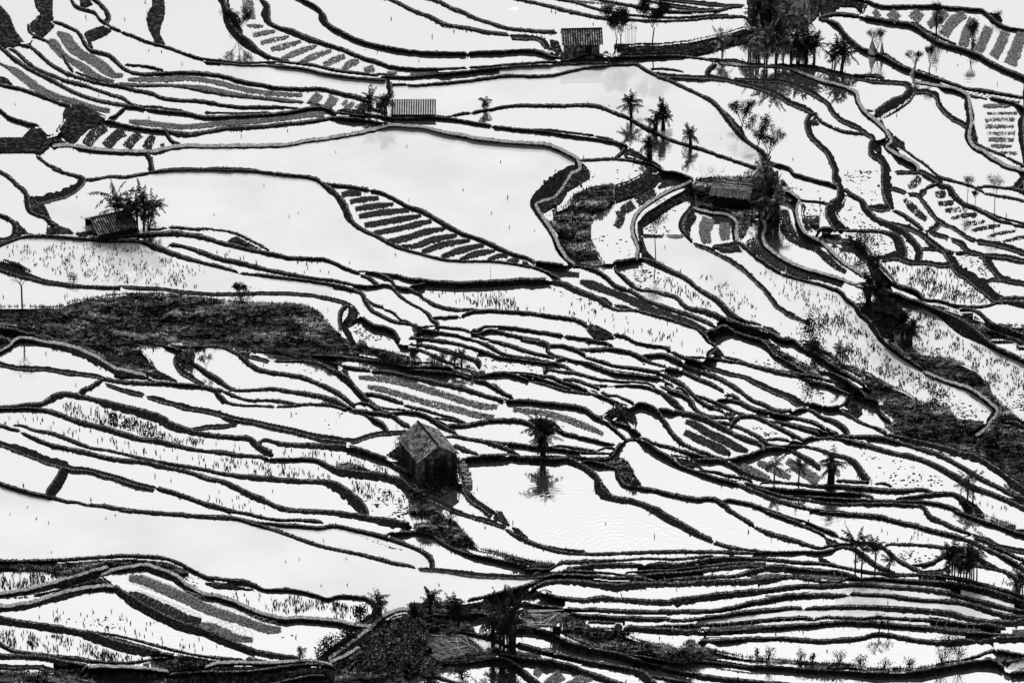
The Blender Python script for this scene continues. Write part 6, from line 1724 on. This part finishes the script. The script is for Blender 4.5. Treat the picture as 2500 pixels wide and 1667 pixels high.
roof_sheet('straw_roof', 'thatched roof slope half hidden in the banana grove at top right', 'hut', [(1930, -14, 3.0), (1978, -14, 3.0), (1972, 25, 2.0), (1922, 18, 2.0)], M['thatch'], 0, 6, jag=0.08)
roof_sheet('board', 'pale flat board propped on the bank at the lower right corner', 'board', [(2483, 1611, 0.5), (2514, 1620, 0.5), (2478, 1642, 0.2), (2452, 1634, 0.2)], M['cloth'], 0, 8, posts=False, jag=0.02, div=4, thick=0.05)
# stones
def stone(u, v, r, seed, label, group, flat=0.6, dz=0.0):
    rs = random.Random(seed); bm = bmesh.new(); bmesh.ops.create_icosphere(bm, subdivisions=2, radius=r)
    for q in bm.verts: q.co *= rs.uniform(0.85, 1.12); q.co.z *= flat
    me = bpy.data.meshes.new('stone'); bm.to_mesh(me); bm.free(); me.materials.append(M['stone'])
    o = bpy.data.objects.new('stone', me); C.objects.link(o); o.location = base(u, v, dz); o.rotation_euler = (0, 0, rs.uniform(0, 6)); tag(o, label, 'stone', group); return o
for i, (u, v, r) in enumerate([(1352, 128, .28), (1360, 122, .22), (1372, 134, .4), (1384, 128, .35), (1394, 136, .4), (1344, 118, .25), (1480, 128, .25), (1366, 114, .2)]):
    stone(u, v, r, i, 'pale boulder in the heap at the foot of the striped tin hut', 'boulders beside the striped tin hut')
t = thing('stone_wall', 'dry stone wall stepping down the right side of the big barn', 'wall', base(1130, 1170))
for j in range(14):
    b = MB(); f = j / 13; u, v = 1126 + 18 * f, 1126 + 62 * f; p = base(u, v) - t.location
    for q in range(3): b.box((p.x + rnd.uniform(-.2, .2) + (q - 1) * 0.28, p.y, p.z + 0.15 + rnd.uniform(-.05, .2)), (0.36, 0.28, 0.32), Matrix.Rotation(rnd.uniform(-.3, .3), 3, 'Z'))
    b.build('course', M['stone'], t)
# pale sheeting tied to stakes
def drape(u, v, h, w_, lean, label):
    t = thing('plastic_sheeting', label, 'sheeting', base(u, v)); b = MB(); k = 9
    top = (lean, 0, h); ring_ = [(w_ * math.cos(a) * rnd.uniform(.7, 1.1), w_ * 0.6 * math.sin(a), -0.05) for a in np.linspace(0, 2 * math.pi, k, endpoint=False)]
    for i in range(k):
        if i % 4 == 3: continue
        m_ = [(ring_[q % k][0] * .45 + lean * .55, ring_[q % k][1] * .45, h * .55) for q in (i, i + 1)]
        b.quad(ring_[i], ring_[(i + 1) % k], m_[1], m_[0]); b.tri(m_[0], m_[1], top)
    b.build('sheet', M['cloth'], t); p = MB(); p.tube([(0, 0, -.1), (lean, 0, h + .25)], [.05, .03], 5); p.build('pole', M['bark'], t)
drape(2133, 131, 2.0, 0.7, -0.25, 'pale sheeting tied to a leaning stake, left of the pair on the diagonal bank'); drape(2154, 131, 1.9, 0.35, -0.1, 'narrow pale sheeting wrapped round a stake, right of the pair on the diagonal bank')
drape(2226, 182, 1.7, 0.4, 0.55, 'pale sheeting on a slanting stake further down the diagonal bank')

# ---------------------------------------------------------------- banana plants
def banana(u, v, hpx, label, group=None, leaves=9, ll=1.5, dead=3, mat='banana', seed=0, stems=1, lean=0.0, trunk_r=0.08, lw=.40):
    rs = random.Random(seed * 31 + int(u)); h = hpx * MPP / cp
    o = thing('banana_plant', label, 'banana plant', base(u, v, -0.05), group)
    leafb = MB(); deadb = MB(); leaves += 3
    for s in range(stems):
        bx = rs.uniform(-.35, .35) * (s > 0); by = rs.uniform(-.3, .3) * (s > 0); hs = h * (1 if s == 0 else rs.uniform(.55, .92)); th = hs * 0.50; ll_ = max(ll * 0.95, hs * 0.45)
        tx, ty = lean * th + rs.uniform(-.12, .12), rs.uniform(-.1, .1)
        tb = MB(); tb.tube([(bx, by, -.1), (bx + tx * .4, by + ty * .4, th * .5), (bx + tx, by + ty, th)], [trunk_r * 1.2, trunk_r, trunk_r * .75], 7); tb.build('trunk', M['bark'], o, smooth=True)
        top = Vector((bx + tx, by + ty, th))
        def leaf(B, a, el, L, wd, droop, dens):
            p = top.copy(); d = Vector((math.cos(a) * math.cos(el), math.sin(a) * math.cos(el), math.sin(el))); n_ = 16; pts_ = [p.copy()]
            for i in range(n_):
                p = p + d * (L / n_); d = (d + Vector((0, 0, -droop / n_))).normalized(); pts_.append(p.copy())
            B.tube(pts_[::2], [0.03 * (1 - .7 * i / 8) for i in range(len(pts_[::2]))], 4, cap=False)
            for i in range(2, n_):
                t_ = i / n_; wl = wd * math.sin(math.pi * min(1, t_ * .92 + .08))**.7
                a_, c_ = pts_[i], pts_[i + 1] if i + 1 <= n_ else pts_[i]; dr = (c_ - a_).normalized(); sd_ = dr.cross(Vector((0, 0, 1)))
                if sd_.length < .05: sd_ = Vector((1, 0, 0))
                sd_.normalize()
                for sg in (-1, 1):
                    if rs.random() > dens: continue
                    w2 = wl * rs.uniform(.55, 1.1); e = sd_ * sg * w2 + Vector((0, 0, -w2 * rs.uniform(.4, 1.1))) + dr * 0.5 * w2; q_ = a_.lerp(c_, .75)
                    B.quad(a_, q_, q_ + e * .8, a_ + e)
        for i in range(leaves if s == 0 else max(4, leaves - 3)):
            a = 2 * math.pi * (i / leaves) + rs.uniform(-.3, .3); el = R(rs.uniform(45, 88) if rs.random() < .68 else rs.uniform(-5, 30)); leaf(leafb, a, el, ll_ * rs.uniform(.7, 1.15) * (0.5 + 0.5 * hs / h), lw * rs.uniform(.8, 1.2), rs.uniform(.6, 2.8), .88)
        for i in range(dead):
            leaf(deadb, rs.uniform(0, 6.28), R(rs.uniform(-40, 5)), ll * rs.uniform(.4, .8), .12, 3.0, .6)
    leafb.build('leaves', M[mat], o)
    if deadb.f: deadb.build('dead_leaves', M['pale_banana' if mat != 'banana' or seed % 2 else 'banana'], o)
    return o
bm5 = [o for o in C.objects if o.name.startswith('barn')][0]
for i in range(11):
    for s in (-1, 1):
        b = MB(); x_ = -2.4 + 0.48 * i + rnd.uniform(-.04, .04); b.box((x_, s * 2.13, 1.05), (0.40 + rnd.uniform(-.06, .04), 0.05, 2.3 + rnd.uniform(-.25, 0)))
        b.build('plank', M['wall' if rnd.random() < .5 else 'bark'], bm5)
for i in range(8):
    for s in (-1, 1):
        b = MB(); y_ = -1.8 + 0.5 * i; b.box((s * 2.58, y_, 1.1), (0.05, 0.42, 2.3 + rnd.uniform(-.3, .2))); b.build('plank', M['wall' if rnd.random() < .5 else 'bark'], bm5)
BN = 'banana clump beside the waterside hut'
for i, (u, v, h, l, lb) in enumerate([(298, 566, 150, -.12, 'tallest and leftmost banana plant leaning over the waterside hut'), (318, 566, 105, -.05, 'short banana plant directly right of the waterside hut roof'), (336, 566, 118, .02, 'middle banana plant of the clump by the waterside hut'),
        (350, 565, 128, .05, 'tall straight banana plant on the right of the hut-side clump'), (364, 563, 108, .16, 'rightmost banana plant with drooping fronds by the waterside hut')]):
    banana(u, v, h, lb, BN, leaves=10, ll=2.1, seed=i, lean=l, stems=2, dead=3)
banana(904, 277, 72, 'left banana plant with a spiky crown by the striped shed', 'banana pair by the striped shed', seed=11, leaves=9, ll=1.5, stems=2)
banana(940, 283, 74, 'right banana plant overlapping the end of the striped shed', 'banana pair by the striped shed', seed=12, leaves=11, ll=1.6, stems=3, dead=4)
banana(1181, 269, 46, 'small banana plant on the bank right of the striped shed', seed=13, leaves=6, ll=1.0, stems=2)
banana(1542, 292, 82, 'tall thin banana plant, leftmost of the upper middle row', 'upper middle banana row', seed=14, leaves=10, ll=1.75, stems=2, trunk_r=.13, dead=5)
banana(1602, 318, 72, 'left banana plant of the dense upper middle pair', 'upper middle banana row', seed=15, leaves=9, ll=1.6, stems=2, dead=6, trunk_r=.15)
banana(1619, 318, 82, 'right banana plant of the dense upper middle pair', 'upper middle banana row', seed=16, leaves=10, ll=1.7, stems=3, dead=6, trunk_r=.15)
banana(1582, 385, 62, 'banana plant low against the bank under the dense pair', 'upper middle banana row', seed=17, leaves=9, ll=1.4, stems=3, dead=6, trunk_r=.15)
banana(1684, 359, 60, 'small two-stemmed banana plant, rightmost of the upper middle row', 'upper middle banana row', seed=18, leaves=9, ll=1.6, stems=2, trunk_r=.12)
GV = [(1763, 138, 68, 'small banana plant standing apart left of the top grove', 'pale_banana', 1), (1832, 138, 110, 'leftmost trunk of the top right banana grove', 'banana', 2), (1852, 152, 120, 'second banana plant of the top right grove', 'pale_banana', 2),
      (1872, 156, 130, 'third banana plant of the top grove with pale torn fronds', 'pale_banana', 3), (1893, 156, 135, 'broad dark banana plant in the middle of the top grove', 'banana', 3), (1912, 154, 110, 'banana plant right of the middle of the top grove', 'pale_banana', 2), (1932, 150, 112, 'banana plant before the bright gap in the top grove', 'pale_banana', 2),
      (1950, 155, 105, 'banana plant with bare stems right of the bright gap', 'banana', 3), (1970, 155, 100, 'banana plant near the right end of the top grove', 'banana', 3), (1988, 158, 92, 'rightmost banana plant of the top grove', 'banana', 2), (1880, 60, 95, 'banana plant rising at the very top of the grove', 'banana', 3), (1920, 70, 90, 'banana plant in front of the grove roof', 'pale_banana', 3), (1850, 70, 90, 'banana plant at the upper left corner of the grove', 'banana', 3), (1960, 90, 90, 'banana plant right of the grove roof', 'pale_banana', 3)]
for i, (u, v, h, lb, mt, st_) in enumerate(GV): banana(u, v, h, lb, 'top right banana grove', leaves=13, ll=2.3, lw=.34, seed=30 + i, stems=st_, mat=mt, dead=9, trunk_r=.09)
banana(2037, 170, 92, 'left of two feathery banana plants right of the grove', 'feathery banana pair', seed=50, leaves=9, ll=2.1, stems=2)
banana(2056, 173, 100, 'right of two feathery banana plants right of the grove', 'feathery banana pair', seed=51, leaves=11, ll=2.7, stems=3, lean=.05)
for i, (u, v, h, lb) in enumerate([(1866, 470, 110, 'bushy banana plant above the right end of the collapsed hut'), (1880, 545, 130, 'tall ragged banana plant right of the collapsed hut'), (1892, 552, 120, 'banana plant with pale torn fronds beside the ragged one'), (1872, 520, 100, 'banana plant pressed against the collapsed hut')]):
    banana(u, v, h, lb, 'banana clump at the collapsed hut', leaves=12, ll=1.3, seed=60 + i, stems=3, dead=14, mat='pale_banana' if i in (0, 2) else 'banana', trunk_r=.2)
banana(1322, 1113, 112, 'lone dense banana plant on the bank of the great lower pond', leaves=15, ll=1.2, seed=70, stems=4, dead=7, trunk_r=.15)
for i, (u, v, h, lb) in enumerate([(1890, 1174, 72, 'thin banana plant, leftmost on the grassy beds'), (1949, 1178, 70, 'banana plant, middle of the three on the grassy beds')]): banana(u, v, h, lb, 'bananas on the grassy beds', leaves=7, ll=1.4, seed=75 + i, stems=1, dead=3)
banana(2029, 1179, 96, 'stout banana plant, rightmost of the three on the grassy beds', 'bananas on the grassy beds', leaves=10, ll=1.6, seed=78, stems=3, trunk_r=.25)
banana(2362, 1216, 74, 'withered banana plant with bare hanging fronds, left on the right-hand bank', 'withered banana pair', leaves=5, ll=1.1, seed=80, dead=5); banana(2375, 1224, 84, 'withered banana plant, right of the pair on the right-hand bank', 'withered banana pair', leaves=5, ll=1.1, seed=81, dead=5)
for i, (u, v, h, lb) in enumerate([(2088, 1391, 108, 'tall banana trunk at the left of the lower right clump'), (2103, 1393, 90, 'banana plant just right of the tall left trunk'), (2136, 1396, 92, 'banana plant between the pale banks at lower right'), (2170, 1397, 50, 'short withered banana plant ending the lower right clump')]): banana(u, v, h, lb, 'left clump of bananas at lower right', leaves=8, ll=1.2, seed=84 + i, stems=1, dead=5)
for i, (u, v, h, lb) in enumerate([(2324, 1407, 92, 'leftmost banana plant of the dense clump near the right edge'), (2345, 1410, 84, 'second banana plant of the dense clump near the right edge'), (2360, 1412, 95, 'third banana plant of the dense clump near the right edge'), (2377, 1415, 104, 'rightmost banana plant of the dense clump near the right edge'), (2489, 1446, 64, 'short banana plant cut by the right edge')]): banana(u, v, h, lb, 'dense bananas near the right edge', leaves=9, ll=1.35, seed=90 + i, stems=3, dead=8, trunk_r=.07)
for i, (u, v, h, lb) in enumerate([(1202, 1580, 132, 'banana trunk before the bottom pond, leftmost of four'), (1230, 1583, 140, 'banana trunk before the bottom pond, second of four'), (1247, 1590, 150, 'banana trunk before the bottom pond, third of four'), (1256, 1596, 182, 'tallest banana trunk before the bottom pond, rightmost of four'), (1048, 1505, 76, 'low banana plant with two upright leaves by the bottom path'),
        (1101, 1510, 68, 'low banana plant right of the upright-leaved one'), (1122, 1532, 82, 'banana plant with drooping leaves over the pale mound'), (925, 1505, 72, 'banana plant at the end of the speckled lower pond'), (1010, 1520, 50, 'banana plant at the left end of the bottom path')]): banana(u, v, h, lb, 'bananas at the bottom centre', leaves=9, ll=1.3, seed=100 + i, stems=2, dead=5, trunk_r=.09 if i > 3 else .14)
banana(731, 1610, 36, 'tiny banana plant on the lower left bank', leaves=6, ll=.8, seed=112); 
for i, (u, v, h) in enumerate([(1013, 890, 34), (1062, 889, 28), (1079, 890, 30), (1109, 889, 36), (1126, 891, 46)]): banana(u, v, h, ORD[i] + ' small banana plant from the left on the dark ledge above the tufted beds', 'small bananas on the dark ledge', leaves=7, ll=.9, seed=115 + i, dead=2, trunk_r=.07)
banana(1990, 876, 40, 'small banana plant beneath the round bush', leaves=7, ll=.9, seed=121); banana(2050, 891, 66, 'two-stemmed banana plant beside the scattered straw', leaves=6, ll=1.0, seed=122, stems=2)
for i, (u, v, h, lb) in enumerate([(2122, 742, 90, 'dark banana plant at the head of the black thicket'), (2140, 745, 78, 'second banana plant in the black thicket')]): banana(u, v, h, lb, 'banana plants of the black thicket', leaves=14, ll=1.0, seed=125 + i, stems=3, dead=12, trunk_r=.2)
for i, (u, v, h) in enumerate([(2165, 800, 80), (2185, 815, 84), (2205, 830, 82), (2225, 845, 76), (2150, 780, 60)]): banana(u, v, h, ORD[i] + ' spiky palm-like plant in the thicket below the black bananas', 'spiky plants in the thicket', leaves=16, ll=1.5, seed=130 + i, stems=3, dead=4)

# ---------------------------------------------------------------- trees, shrubs and bushes
def tree(u, v, hpx, label, kind='leafy_tree', spread=0.35, dens=1.0, leaf=0.10, trunk=0.06, bare=0.35, seed=0, group=None, mat='leaf', depth=4, cat='tree'):
    rs = random.Random(seed * 17 + int(v)); h = hpx * MPP / cp; o = thing(kind, label, cat, base(u, v, -0.05), group)
    tb = MB(); lf = MB()
    def leafc(p, r, n_):
        for _ in range(n_):
            q = Vector((p.x + rs.gauss(0, r), p.y + rs.gauss(0, r), p.z + rs.gauss(0, r))); a = Vector((rs.uniform(-1, 1), rs.uniform(-1, 1), rs.uniform(-1, 1))).normalized(); b_ = a.orthogonal().normalized(); s = leaf * rs.uniform(.6, 1.3)
            lf.quad(q, q + a * s * .5 + b_ * s * .4, q + a * s, q + a * s * .5 - b_ * s * .4)
    def branch(p, d, L, r, dep):
        mid = p + d * L * .5 + Vector((rs.uniform(-1, 1), rs.uniform(-1, 1), 0)) * L * .06; e = p + d * L
        tb.tube([p, mid, e], [r, r * .8, r * .6], 5 if dep > 2 else 3, cap=False)
        if dens > 0: leafc(e, h * .04, int((8 if dep <= 2 else 6) * dens + rs.random()))
        if dep <= 0: return
        for i in range(3 if dep > 1 else 2):
            a = rs.uniform(0, 6.28); s = spread * rs.uniform(.6, 1.5); nd = (d + Vector((math.cos(a) * s, math.sin(a) * s, rs.uniform(-.05, .25)))).normalized(); branch(e, nd, L * rs.uniform(.6, .85), r * .6, dep - 1)
    tl = h * bare; tot = (h - tl) / 3.0
    tb.tube([(0, 0, -.1), (rs.uniform(-.05, .05) * h, 0, tl)], [trunk * 1.2, trunk], 6)
    for i in range(3):
        a = i * 2.1 + rs.uniform(0, 1); branch(Vector((0, 0, tl)), Vector((math.cos(a) * spread, math.sin(a) * spread, 1)).normalized(), tot, trunk * .6, depth - 1)
    tb.build('trunk', M['bark'], o)
    if lf.f: lf.build('crown', M[mat], o)
    return o
def bush(u, v, hpx, wpx, label, dens=260, leaf=0.16, seed=0, group=None, mat='leaf', cat='bush', kind='bush', spiky=True):
    rs = random.Random(seed * 13 + int(u)); h = hpx * MPP / cp; w_ = wpx * MPP / 2; o = thing(kind, label, cat, base(u, v, -.05), group); st_ = MB(); lf = MB()
    for i in range(14):
        a = rs.uniform(0, 6.28); r = rs.random() * w_; st_.tube([(0, 0, -.05), (math.cos(a) * r * .6, math.sin(a) * r * .6, h * .6), (math.cos(a) * r * 1.1, math.sin(a) * r * 1.1, h * rs.uniform(.7, 1.1))], [.03, .02, .01], 3, cap=False)
    cl = [(rs.uniform(-.7, .7) * w_, rs.uniform(-.7, .7) * w_, rs.uniform(.2, .85) * h) for _ in range(9)]
    for i in range(dens):
        c = cl[i % 9]; q = Vector((c[0] + rs.gauss(0, w_ * .26), c[1] + rs.gauss(0, w_ * .26), max(.02, c[2] + rs.gauss(0, h * .15)))); a = Vector((rs.uniform(-1, 1), rs.uniform(-1, 1), rs.uniform(-.3, 1.2))).normalized(); b_ = a.orthogonal().normalized(); s = leaf * rs.uniform(.6, 1.5)
        lf.quad(q, q + a * s * .5 + b_ * s * .35, q + a * s, q + a * s * .5 - b_ * s * .35)
    st_.build('stems', M['bark'], o); lf.build('foliage', M[mat], o); return o
tree(1592, 108, 112, 'round dark leafy tree with twin stems right of the striped tin hut', spread=.42, dens=5, leaf=.17, trunk=.07, bare=.38, seed=1)
tree(1504, 106, 96, 'leafy tree directly behind the right end of the striped tin hut', spread=.35, dens=4, leaf=.15, bare=.15, seed=2)
tree(1516, 108, 80, 'shorter tree squeezed between the tin hut and the bamboo canes', spread=.3, dens=3, leaf=.14, bare=.2, seed=3)
for i in range(8): 
    t = thing('bamboo_cane', 'thin bare bamboo cane standing right of the striped tin hut', 'cane', base(1528 + i * 3.3, 107), 'bamboo canes by the tin hut'); b = MB(); hh_ = rnd.uniform(2.2, 3.4); b.tube([(0, 0, -.1), (rnd.uniform(-.15, .15), 0, hh_)], [.025, .012], 4); b.build('stem', M['bark'], t); l_ = MB()
    for k in range(10): p = Vector((rnd.uniform(-.2, .2), rnd.uniform(-.2, .2), hh_ * rnd.uniform(.6, 1))); l_.tri(p, p + Vector((rnd.uniform(-.2, .2), 0, .12)), p + Vector((.05, .05, -.1)))
    l_.build('leaves', M['leaf'], t)
tree(54, 748, 100, 'bare spreading tree on the grassy hill at the left edge', 'bare_tree', spread=.75, dens=.4, leaf=.08, trunk=.09, bare=.5, seed=5)
tree(588, 737, 46, 'sparse shrub sprouting from the top of the grassy hill', 'shrub', spread=.6, dens=1.6, leaf=.13, bare=.3, seed=6, cat='shrub')
bush(592, 752, 44, 66, 'dark rounded bush on the grassy hill under the sparse shrub', seed=1)
tree(580, 92, 76, 'dark twiggy shrub against the top left bank', 'shrub', spread=.45, dens=3, leaf=.14, bare=.1, seed=7, cat='shrub'); bush(572, 60, 30, 30, 'small dark bush above the twiggy shrub', seed=2)
tree(1812, 318, 78, 'leafy sapling on the bank, uppermost of three in the upper middle', spread=.32, dens=2.6, leaf=.14, bare=.12, trunk=.09, seed=8, group='saplings above the collapsed hut')
tree(1852, 368, 86, 'twisted sapling, middle of three above the collapsed hut', spread=.35, dens=2.3, leaf=.14, bare=.15, trunk=.09, seed=9, group='saplings above the collapsed hut')
tree(1877, 394, 84, 'leafy sapling, nearest of three above the collapsed hut', spread=.35, dens=2.5, leaf=.14, bare=.15, trunk=.09, seed=10, group='saplings above the collapsed hut')
tree(1601, 633, 112, 'slender leafy tree before the curved wall left of the collapsed hut', spread=.34, dens=1.5, leaf=.11, trunk=.05, bare=.55, seed=11)
tree(1720, 437, 46, 'leafless twiggy bush behind the collapsed hut, left one', 'bare_bush', spread=.8, dens=0, bare=.05, trunk=.03, seed=12, cat='bush'); tree(1745, 437, 40, 'leafless twiggy bush behind the collapsed hut, right one', 'bare_bush', spread=.7, dens=0, bare=.05, trunk=.03, seed=13, cat='bush')
bush(2287, 76, 56, 30, 'tall dark cone-shaped shrub, left of two on the upper right beds', dens=420, seed=3, group='shrubs on the upper right beds'); tree(2286, 78, 74, 'thin sapling rising through the cone-shaped shrub', spread=.2, dens=1.2, bare=.5, seed=14)
bush(2378, 92, 50, 30, 'dark oval shrub, right of two on the upper right beds', dens=400, seed=4, group='shrubs on the upper right beds'); tree(2373, 120, 64, 'thin leaning sapling in front of the oval shrub', spread=.25, dens=1.2, bare=.5, seed=15)
tree(2143, 132, 66, 'leafy young tree behind the pair of pale sheets', spread=.35, dens=2, bare=.2, seed=16); tree(2233, 172, 52, 'leafy young tree above the slanting sheeted stake', spread=.5, dens=1.6, bare=.25, seed=17); tree(2268, 172, 62, 'thin feathery sapling right of the slanting sheeted stake', spread=.15, dens=1.6, bare=.3, seed=18)
bush(2434, 48, 26, 30, 'bush on the bank at the top right corner', dens=200, seed=5)
tree(2428, 524, 96, 'tall bare sapling with a few leaves near the right edge', 'bare_tree', spread=.28, dens=.9, bare=.4, trunk=.04, seed=19); tree(2362, 496, 66, 'twiggy sapling left of the tall bare one', 'bare_tree', spread=.25, dens=.8, bare=.4, trunk=.03, seed=20); tree(2380, 500, 34, 'short twiggy sapling between the two taller ones', 'bare_tree', spread=.3, dens=.8, bare=.4, trunk=.03, seed=21)
bush(1984, 862, 84, 66, 'large round spiky bush right of the speckled field', dens=900, leaf=.2, seed=6)
tree(504, 903, 38, 'small leafless bush on the bank left of the pale ponds', 'bare_bush', spread=.5, dens=.8, bare=.2, trunk=.03, seed=22, cat='bush')
tree(2146, 1548, 46, 'small gnarled tree growing on the lower right bank', spread=.7, dens=1.2, bare=.25, trunk=.06, seed=23); tree(2168, 1546, 34, 'bent leafless stem right of the gnarled tree', 'bare_tree', spread=.6, dens=.3, bare=.3, trunk=.05, seed=24)
for i, (u, v, h, w_) in enumerate([(1878, 1609, 32, 26), (1848, 1606, 20, 12), (1955, 1612, 22, 22), (1984, 1614, 18, 14), (2050, 1618, 28, 36), (2100, 1622, 22, 34), (2160, 1628, 16, 40), (2220, 1626, 18, 30), (2300, 1622, 44, 50), (2340, 1616, 40, 40)]): bush(u, v, h, w_, ORD[i] + ' weedy bush from the left along the bottom right bank', dens=150, leaf=.13, seed=20 + i, group='weedy bushes on the bottom right bank', cat='bush')
bush(2325, 1572, 26, 70, 'matted bush at the end of the bank left of the open sluice', dens=420, leaf=.13, seed=31)
for i, (u, v, h, w_) in enumerate([(938, 1585, 40, 50), (985, 1575, 60, 66), (1015, 1550, 50, 50), (965, 1640, 70, 80), (1012, 1625, 70, 70), (915, 1645, 50, 50), (1050, 1655, 40, 40)]): bush(u, v, h, w_, ORD[i] + ' leafy bush of the dense dark thicket at the bottom centre', dens=800, leaf=.24, seed=40 + i, group='dense thicket at the bottom centre', mat='pale_leaf')
for i, (u, v, h, w_) in enumerate([(790, 1600, 30, 40), (850, 1560, 34, 34), (820, 1585, 30, 50), (880, 1510, 30, 30)]): bush(u, v, h, w_, ORD[i] + ' low broad-leaved bush beside the curving bottom path', dens=260, leaf=.2, seed=50 + i, group='low bushes beside the curving bottom path')
bush(1127, 1652, 22, 36, 'small dark clump of leaves in the bottom pond, left one', dens=180, seed=60); bush(1225, 1645, 16, 44, 'small dark clump of leaves in the bottom pond, right one', dens=140, seed=61)
for i, (u, v, h, w_) in enumerate([(1030, 1275, 44, 36), (1098, 1275, 26, 40)]): bush(u, v, h, w_, ('left' if i == 0 else 'right') + ' reedy bush on the dark slope under the big barn', dens=260, leaf=.12, seed=63 + i, group='reedy bushes under the big barn')
bush(180, 688, 22, 30, 'leafy weed on the bank above the left grassy hill', dens=90, seed=66)
for i, (u, v, w_, h) in enumerate([(2110, 600, 60, 30), (2140, 660, 50, 40), (2130, 760, 90, 50), (2160, 700, 40, 30), (2185, 790, 80, 50)]): bush(u, v, h, w_, ORD[i] + ' black bush from the top of the right-hand thicket', dens=420, leaf=.18, seed=70 + i, group='black bushes of the right-hand thicket')
for i in range(4):
    t = thing('bare_pole', ['thin leaning pole standing in the pond left of the big barn', 'thin upright pole standing left of the big barn', 'short stake in the pale pond left of centre', 'thin cane standing in the great left pond'][i], 'pole', base(*[(966, 1085), (970, 1060), (584, 953), (1197, 680)][i])); b = MB(); b.tube([(0, 0, -.1), (rnd.uniform(-.1, .1), 0, [3.2, 2.2, .6, 1.6][i])], [.03, .02], 4); b.build('shaft', M['bark'], t)

for o in C.objects:
    if 'label' in o.keys() and len(o['label'].split()) > 16: print('LONG', o.name, o['label'])

for i, (u, v, h, w_) in enumerate([(1040, 1165, 40, 60), (1005, 1120, 40, 50), (1075, 1175, 30, 60), (1105, 1172, 26, 40), (985, 1108, 30, 50)]): bush(u, v, h, w_, ORD[i] + ' dark weedy bush crowding the foot of the big barn', dens=420, leaf=.15, seed=90 + i, group='weedy bushes at the foot of the barn')
